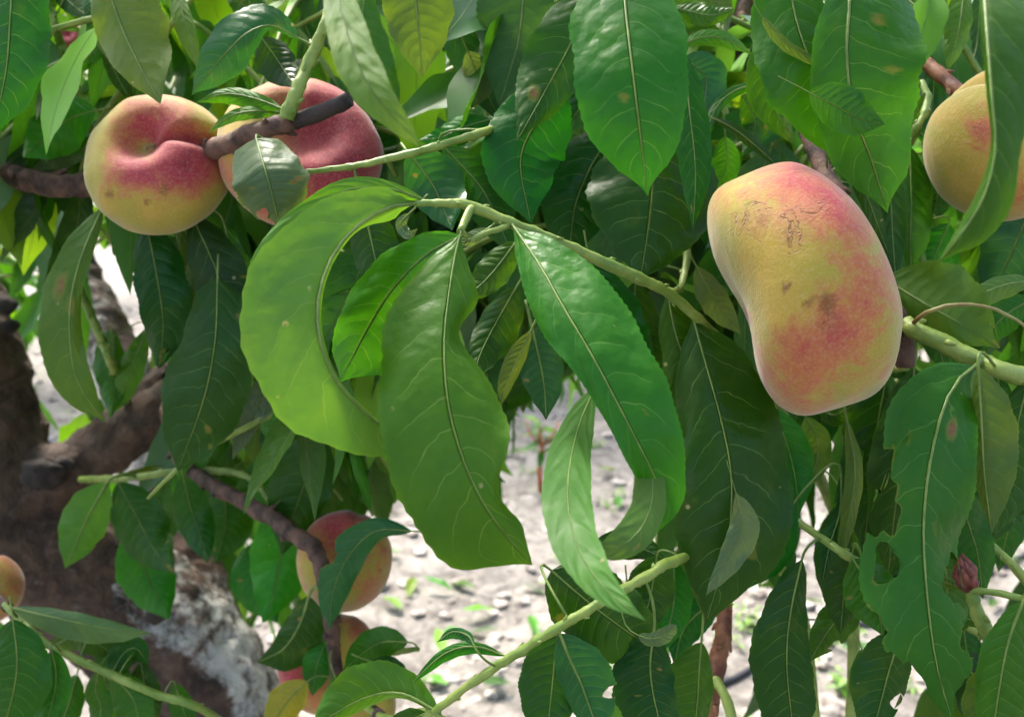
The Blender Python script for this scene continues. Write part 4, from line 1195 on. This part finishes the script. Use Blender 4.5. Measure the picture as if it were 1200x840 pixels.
def leafy_mesh(name, sprays, fine=False):
    """Twigs and leaves joined as one mesh (a mass of leaves nobody could count)."""
    V, Fc, UV, MI, TI = [], [], [], [], []
    src = []
    for me in TMPL:
        vs = [v.co.copy() for v in me.vertices]
        uv = me.uv_layers['UVMap'].data
        fs = [(tuple(p.vertices), [tuple(uv[l].uv) for l in p.loop_indices], p.material_index) for p in me.polygons]
        ti = [tuple(x.color) for x in me.attributes['tint'].data]
        src.append((vs, fs, ti))
    for pts, tr in sprays:
        for M in tr:
            vs, fs, ti = rngF.choice(src)
            off = len(V)
            g = rngF.uniform(.9, 1.8)  # lit look of these leaves put in by brightening their colour
            V.extend(tuple(M @ v) for v in vs)
            TI.extend((c[0] * g * rngF_h, c[1] * g, c[2] * g, 1) for c in ti for rngF_h in (1.0,))
            for a, u, m in fs:
                Fc.append(tuple(x + off for x in a)); UV.extend(u); MI.append(m)
    me = bpy.data.meshes.new(name)
    me.from_pydata(V, [], Fc)
    uvl = me.uv_layers.new(name='UVMap')
    uvl.data.foreach_set('uv', [x for u in UV for x in u])
    me.polygons.foreach_set('material_index', MI)
    me.polygons.foreach_set('use_smooth', [True] * len(Fc))
    at = me.attributes.new('tint', 'FLOAT_COLOR', 'POINT')
    at.data.foreach_set('color', [x for c in TI for x in c])
    me.update()
    return me

nleaf_single = 0
LIMIT = 298 - len(LEAVES)
rest = []
near.sort(key=lambda s: proj(Vector(s[0][0][:3]))[2])
for n_, (pts, tr) in enumerate(near):
    vis = [M for M in tr if -40 < proj(M.translation)[0] < 1240 and -40 < proj(M.translation)[1] < 880]
    if nleaf_single + len(tr) <= LIMIT and len(vis) >= len(tr) * .7:
        o = world_branch('f%d' % n_, 'shoot', pts, [GREEN], TREE, 7, .1, .03, .012)
        for M in tr:
            l = bpy.data.objects.new('leaf', TMPL[rngF.choice((1, 2, 4, 6, 7, 8, 1, 2, 3))])
            COL.objects.link(l)
            l.parent = o
            l.matrix_world = M
            nleaf_single += 1
    else:
        rest.append((pts, tr))
rest += far
me = leafy_mesh('foliage', rest)
o = link('foliage', me, [FARLEAF, VEIN], TREE)
o['kind'] = 'stuff'
bm = bmesh.new()
for pts, tr in rest:
    S = [cr(pts, k / 8) for k in range(9)]
    tube_into(bm, [Vector(s[:3]) for s in S], [s[3] for s in S], 5)
me = bpy.data.meshes.new('twigs'); bm.to_mesh(me); bm.free()
o = link('twigs', me, [GREEN], TREE); o['kind'] = 'stuff'
tag(TREE, 'nearest peach tree with whitewashed trunk, long curled leaves and ripening flat peaches', 'tree')
print('LEAVES', len(LEAVES), 'single fill', nleaf_single, 'rest', sum(len(t) for _, t in rest))

# ------------------------------------------------------------------ the other trees of the orchard
def far_leaf_card(bm, uvl, tl, M, tint):
    pts = [(0, 0, 0), (.035, .014, -.002), (.035, -.014, -.002), (.085, .013, -.018), (.085, -.013, -.018), (.125, 0, -.045)]
    uvs = [(.5, 0), (1, .3), (0, .3), (1, .7), (0, .7), (.5, 1)]
    vs = [bm.verts.new(M @ Vector(p)) for p in pts]
    for v in vs: v[tl] = (*tint, 1)
    for f in ((0, 2, 1), (1, 2, 4, 3), (3, 4, 5)):
        fc = bm.faces.new([vs[i] for i in f])
        for lp, i in zip(fc.loops, f): lp[uvl].uv = uvs[i]

def orchard_tree(x, y, h, spread, seed, label):
    rng = random.Random(seed)
    root = empty('orchard_tree', (x, y, 0))
    bm = bmesh.new()
    top = 0.55
    S = [Vector((0, 0, -.05)), Vector((.01, 0, .3)), Vector((.0, .02, top))]
    tube_into(bm, S, [.11, .085, .08], 12)
    tips = []
    for k in range(5):
        a = k * 1.257 + rng.uniform(-.3, .3)
        dr = Vector((math.cos(a), math.sin(a), 0))
        pts = [Vector((0, .02, top - .05)), dr * spread * .25 + Vector((0, 0, top + (h - top) * .3)), dr * spread * .5 + Vector((0, 0, top + (h - top) * .6)), dr * spread * .65 + Vector((0, 0, h * .95))]
        tube_into(bm, pts, [.06, .045, .03, .012], 8)
        tips += [(pts[1].lerp(pts[2], rng.random()), dr) for _ in range(3)] + [(pts[2].lerp(pts[3], rng.random()), dr) for _ in range(4)]
    me = bpy.data.meshes.new('trunk'); bm.to_mesh(me); bm.free()
    link('trunk', me, [GREY], root)
    bm = bmesh.new()
    uvl = bm.loops.layers.uv.new('UVMap'); tl = bm.verts.layers.float_color.new('tint')
    cl = []
    for q, dr in tips:
        for _ in range(3):
            cl.append((q + Vector((rng.gauss(0, .28), rng.gauss(0, .28), rng.gauss(0, .22))), rng.uniform(.16, .34)))
    for c, r in cl:
        if c.z < .45: continue
        for _ in range(46):
            v = Vector((rng.gauss(0, 1), rng.gauss(0, 1), rng.gauss(0, 1))).normalized() * r * rng.random() ** .4
            dx = (v.normalized() * .6 + Vector((rng.gauss(0, .5), rng.gauss(0, .5), rng.uniform(-1, .1)))).normalized()
            uv_ = Vector((rng.gauss(0, .4), rng.gauss(0, .4), 1)); zz = (uv_ - dx * uv_.dot(dx)).normalized(); yy = zz.cross(dx)
            M = Matrix.Translation(c + v) @ Matrix((dx, yy, zz)).transposed().to_4x4()
            g = rng.uniform(.7, 1.3)
            far_leaf_card(bm, uvl, tl, M, (.07 * g, .16 * g, .022 * g))
    me = bpy.data.meshes.new('crown'); bm.to_mesh(me); bm.free()
    o = link('crown', me, [FARLEAF], root); o['kind'] = 'stuff'
    tag(root, label, 'tree', 'trees farther back in the orchard')
for i, (x, y, h, s) in enumerate([(-3.4, 5.2, 2.6, 1.5), (-.6, 5.9, 2.7, 1.5), (2.4, 5.6, 2.6, 1.5), (5.2, 6.2, 2.7, 1.5), (-5.6, 9.2, 2.9, 1.7), (-1.9, 9.8, 3.0, 1.7), (1.4, 10.2, 3.0, 1.7), (4.9, 10.0, 2.9, 1.7)]):
    orchard_tree(x, y, h, s, 40 + i, 'blurred leafy tree in the orchard row behind the nearest tree' if i < 4 else 'blurred leafy tree in the farther orchard row')

# ------------------------------------------------------------------ weed with a red stalk, fallen leaves
g = ground_at(634, 575)
root = empty('red_stalk_weed', g)
bm = bmesh.new()
pts = [Vector((0, 0, -.01)), Vector((-.008, 0, .10)), Vector((.004, 0, .2)), Vector((-.012, 0, .30))]
tube_into(bm, pts, [.012, .011, .009, .005], 8)
for s_ in (-1, 1):
    tube_into(bm, [pts[2], pts[2] + Vector((s_ * .05, 0, .05)), pts[2] + Vector((s_ * .07, 0, .11))], [.006, .005, .003], 6)
me = bpy.data.meshes.new('stem'); bm.to_mesh(me); bm.free()
link('stem', me, [simple_mat('red_stalk', (.30, .06, .02), (.42, .12, .04), 60, .5)], root)
for k in range(16):
    a = k * 2.4
    dx = Vector((math.cos(a), math.sin(a) * .6, rngF.uniform(-.2, .6))).normalized()
    zz = Vector((0, 0, 1)); zz = (zz - dx * zz.dot(dx)).normalized(); yy = zz.cross(dx)
    l = bpy.data.objects.new('leaf', TMPL[k % 9]); COL.objects.link(l); l.parent = root
    l.matrix_local = Matrix.Translation(Vector((-.004, 0, .16 + .016 * k * .6))) @ Matrix((dx, yy, zz)).transposed().to_4x4() @ Matrix.Diagonal((.9, .9, .9, 1))
tag(root, 'small weed with a rust red stalk standing on the pale soil', 'weed')

for k, (px, py) in enumerate([(485, 686), (530, 700), (556, 697), (585, 745), (540, 740), (520, 775), (585, 785), (600, 810), (525, 812), (470, 720), (470, 655), (545, 770), (610, 690), (620, 730), (580, 720),
                              (965, 715), (985, 765), (970, 800), (720, 560), (725, 600), (615, 540), (905, 800), (870, 745), (1185, 625), (1160, 720), (975, 560), (985, 600)]):
    g = ground_at(px, py)
    l = bpy.data.objects.new('fallen_leaf', TMPL[k % 9]); COL.objects.link(l)
    a = rngF.random() * 6.28
    l.matrix_world = Matrix.Translation(Vector((g.x, g.y, ground_z(g.x, g.y) + .024))) @ Matrix.Rotation(a, 4, 'Z') @ Matrix.Rotation(rngF.uniform(-.5, .1), 4, 'Y') @ Matrix.Rotation(rngF.uniform(-.3, .3), 4, 'X')
    tag(l, 'fallen green leaf lying on the pale soil', 'leaf', 'fallen leaves on the soil')
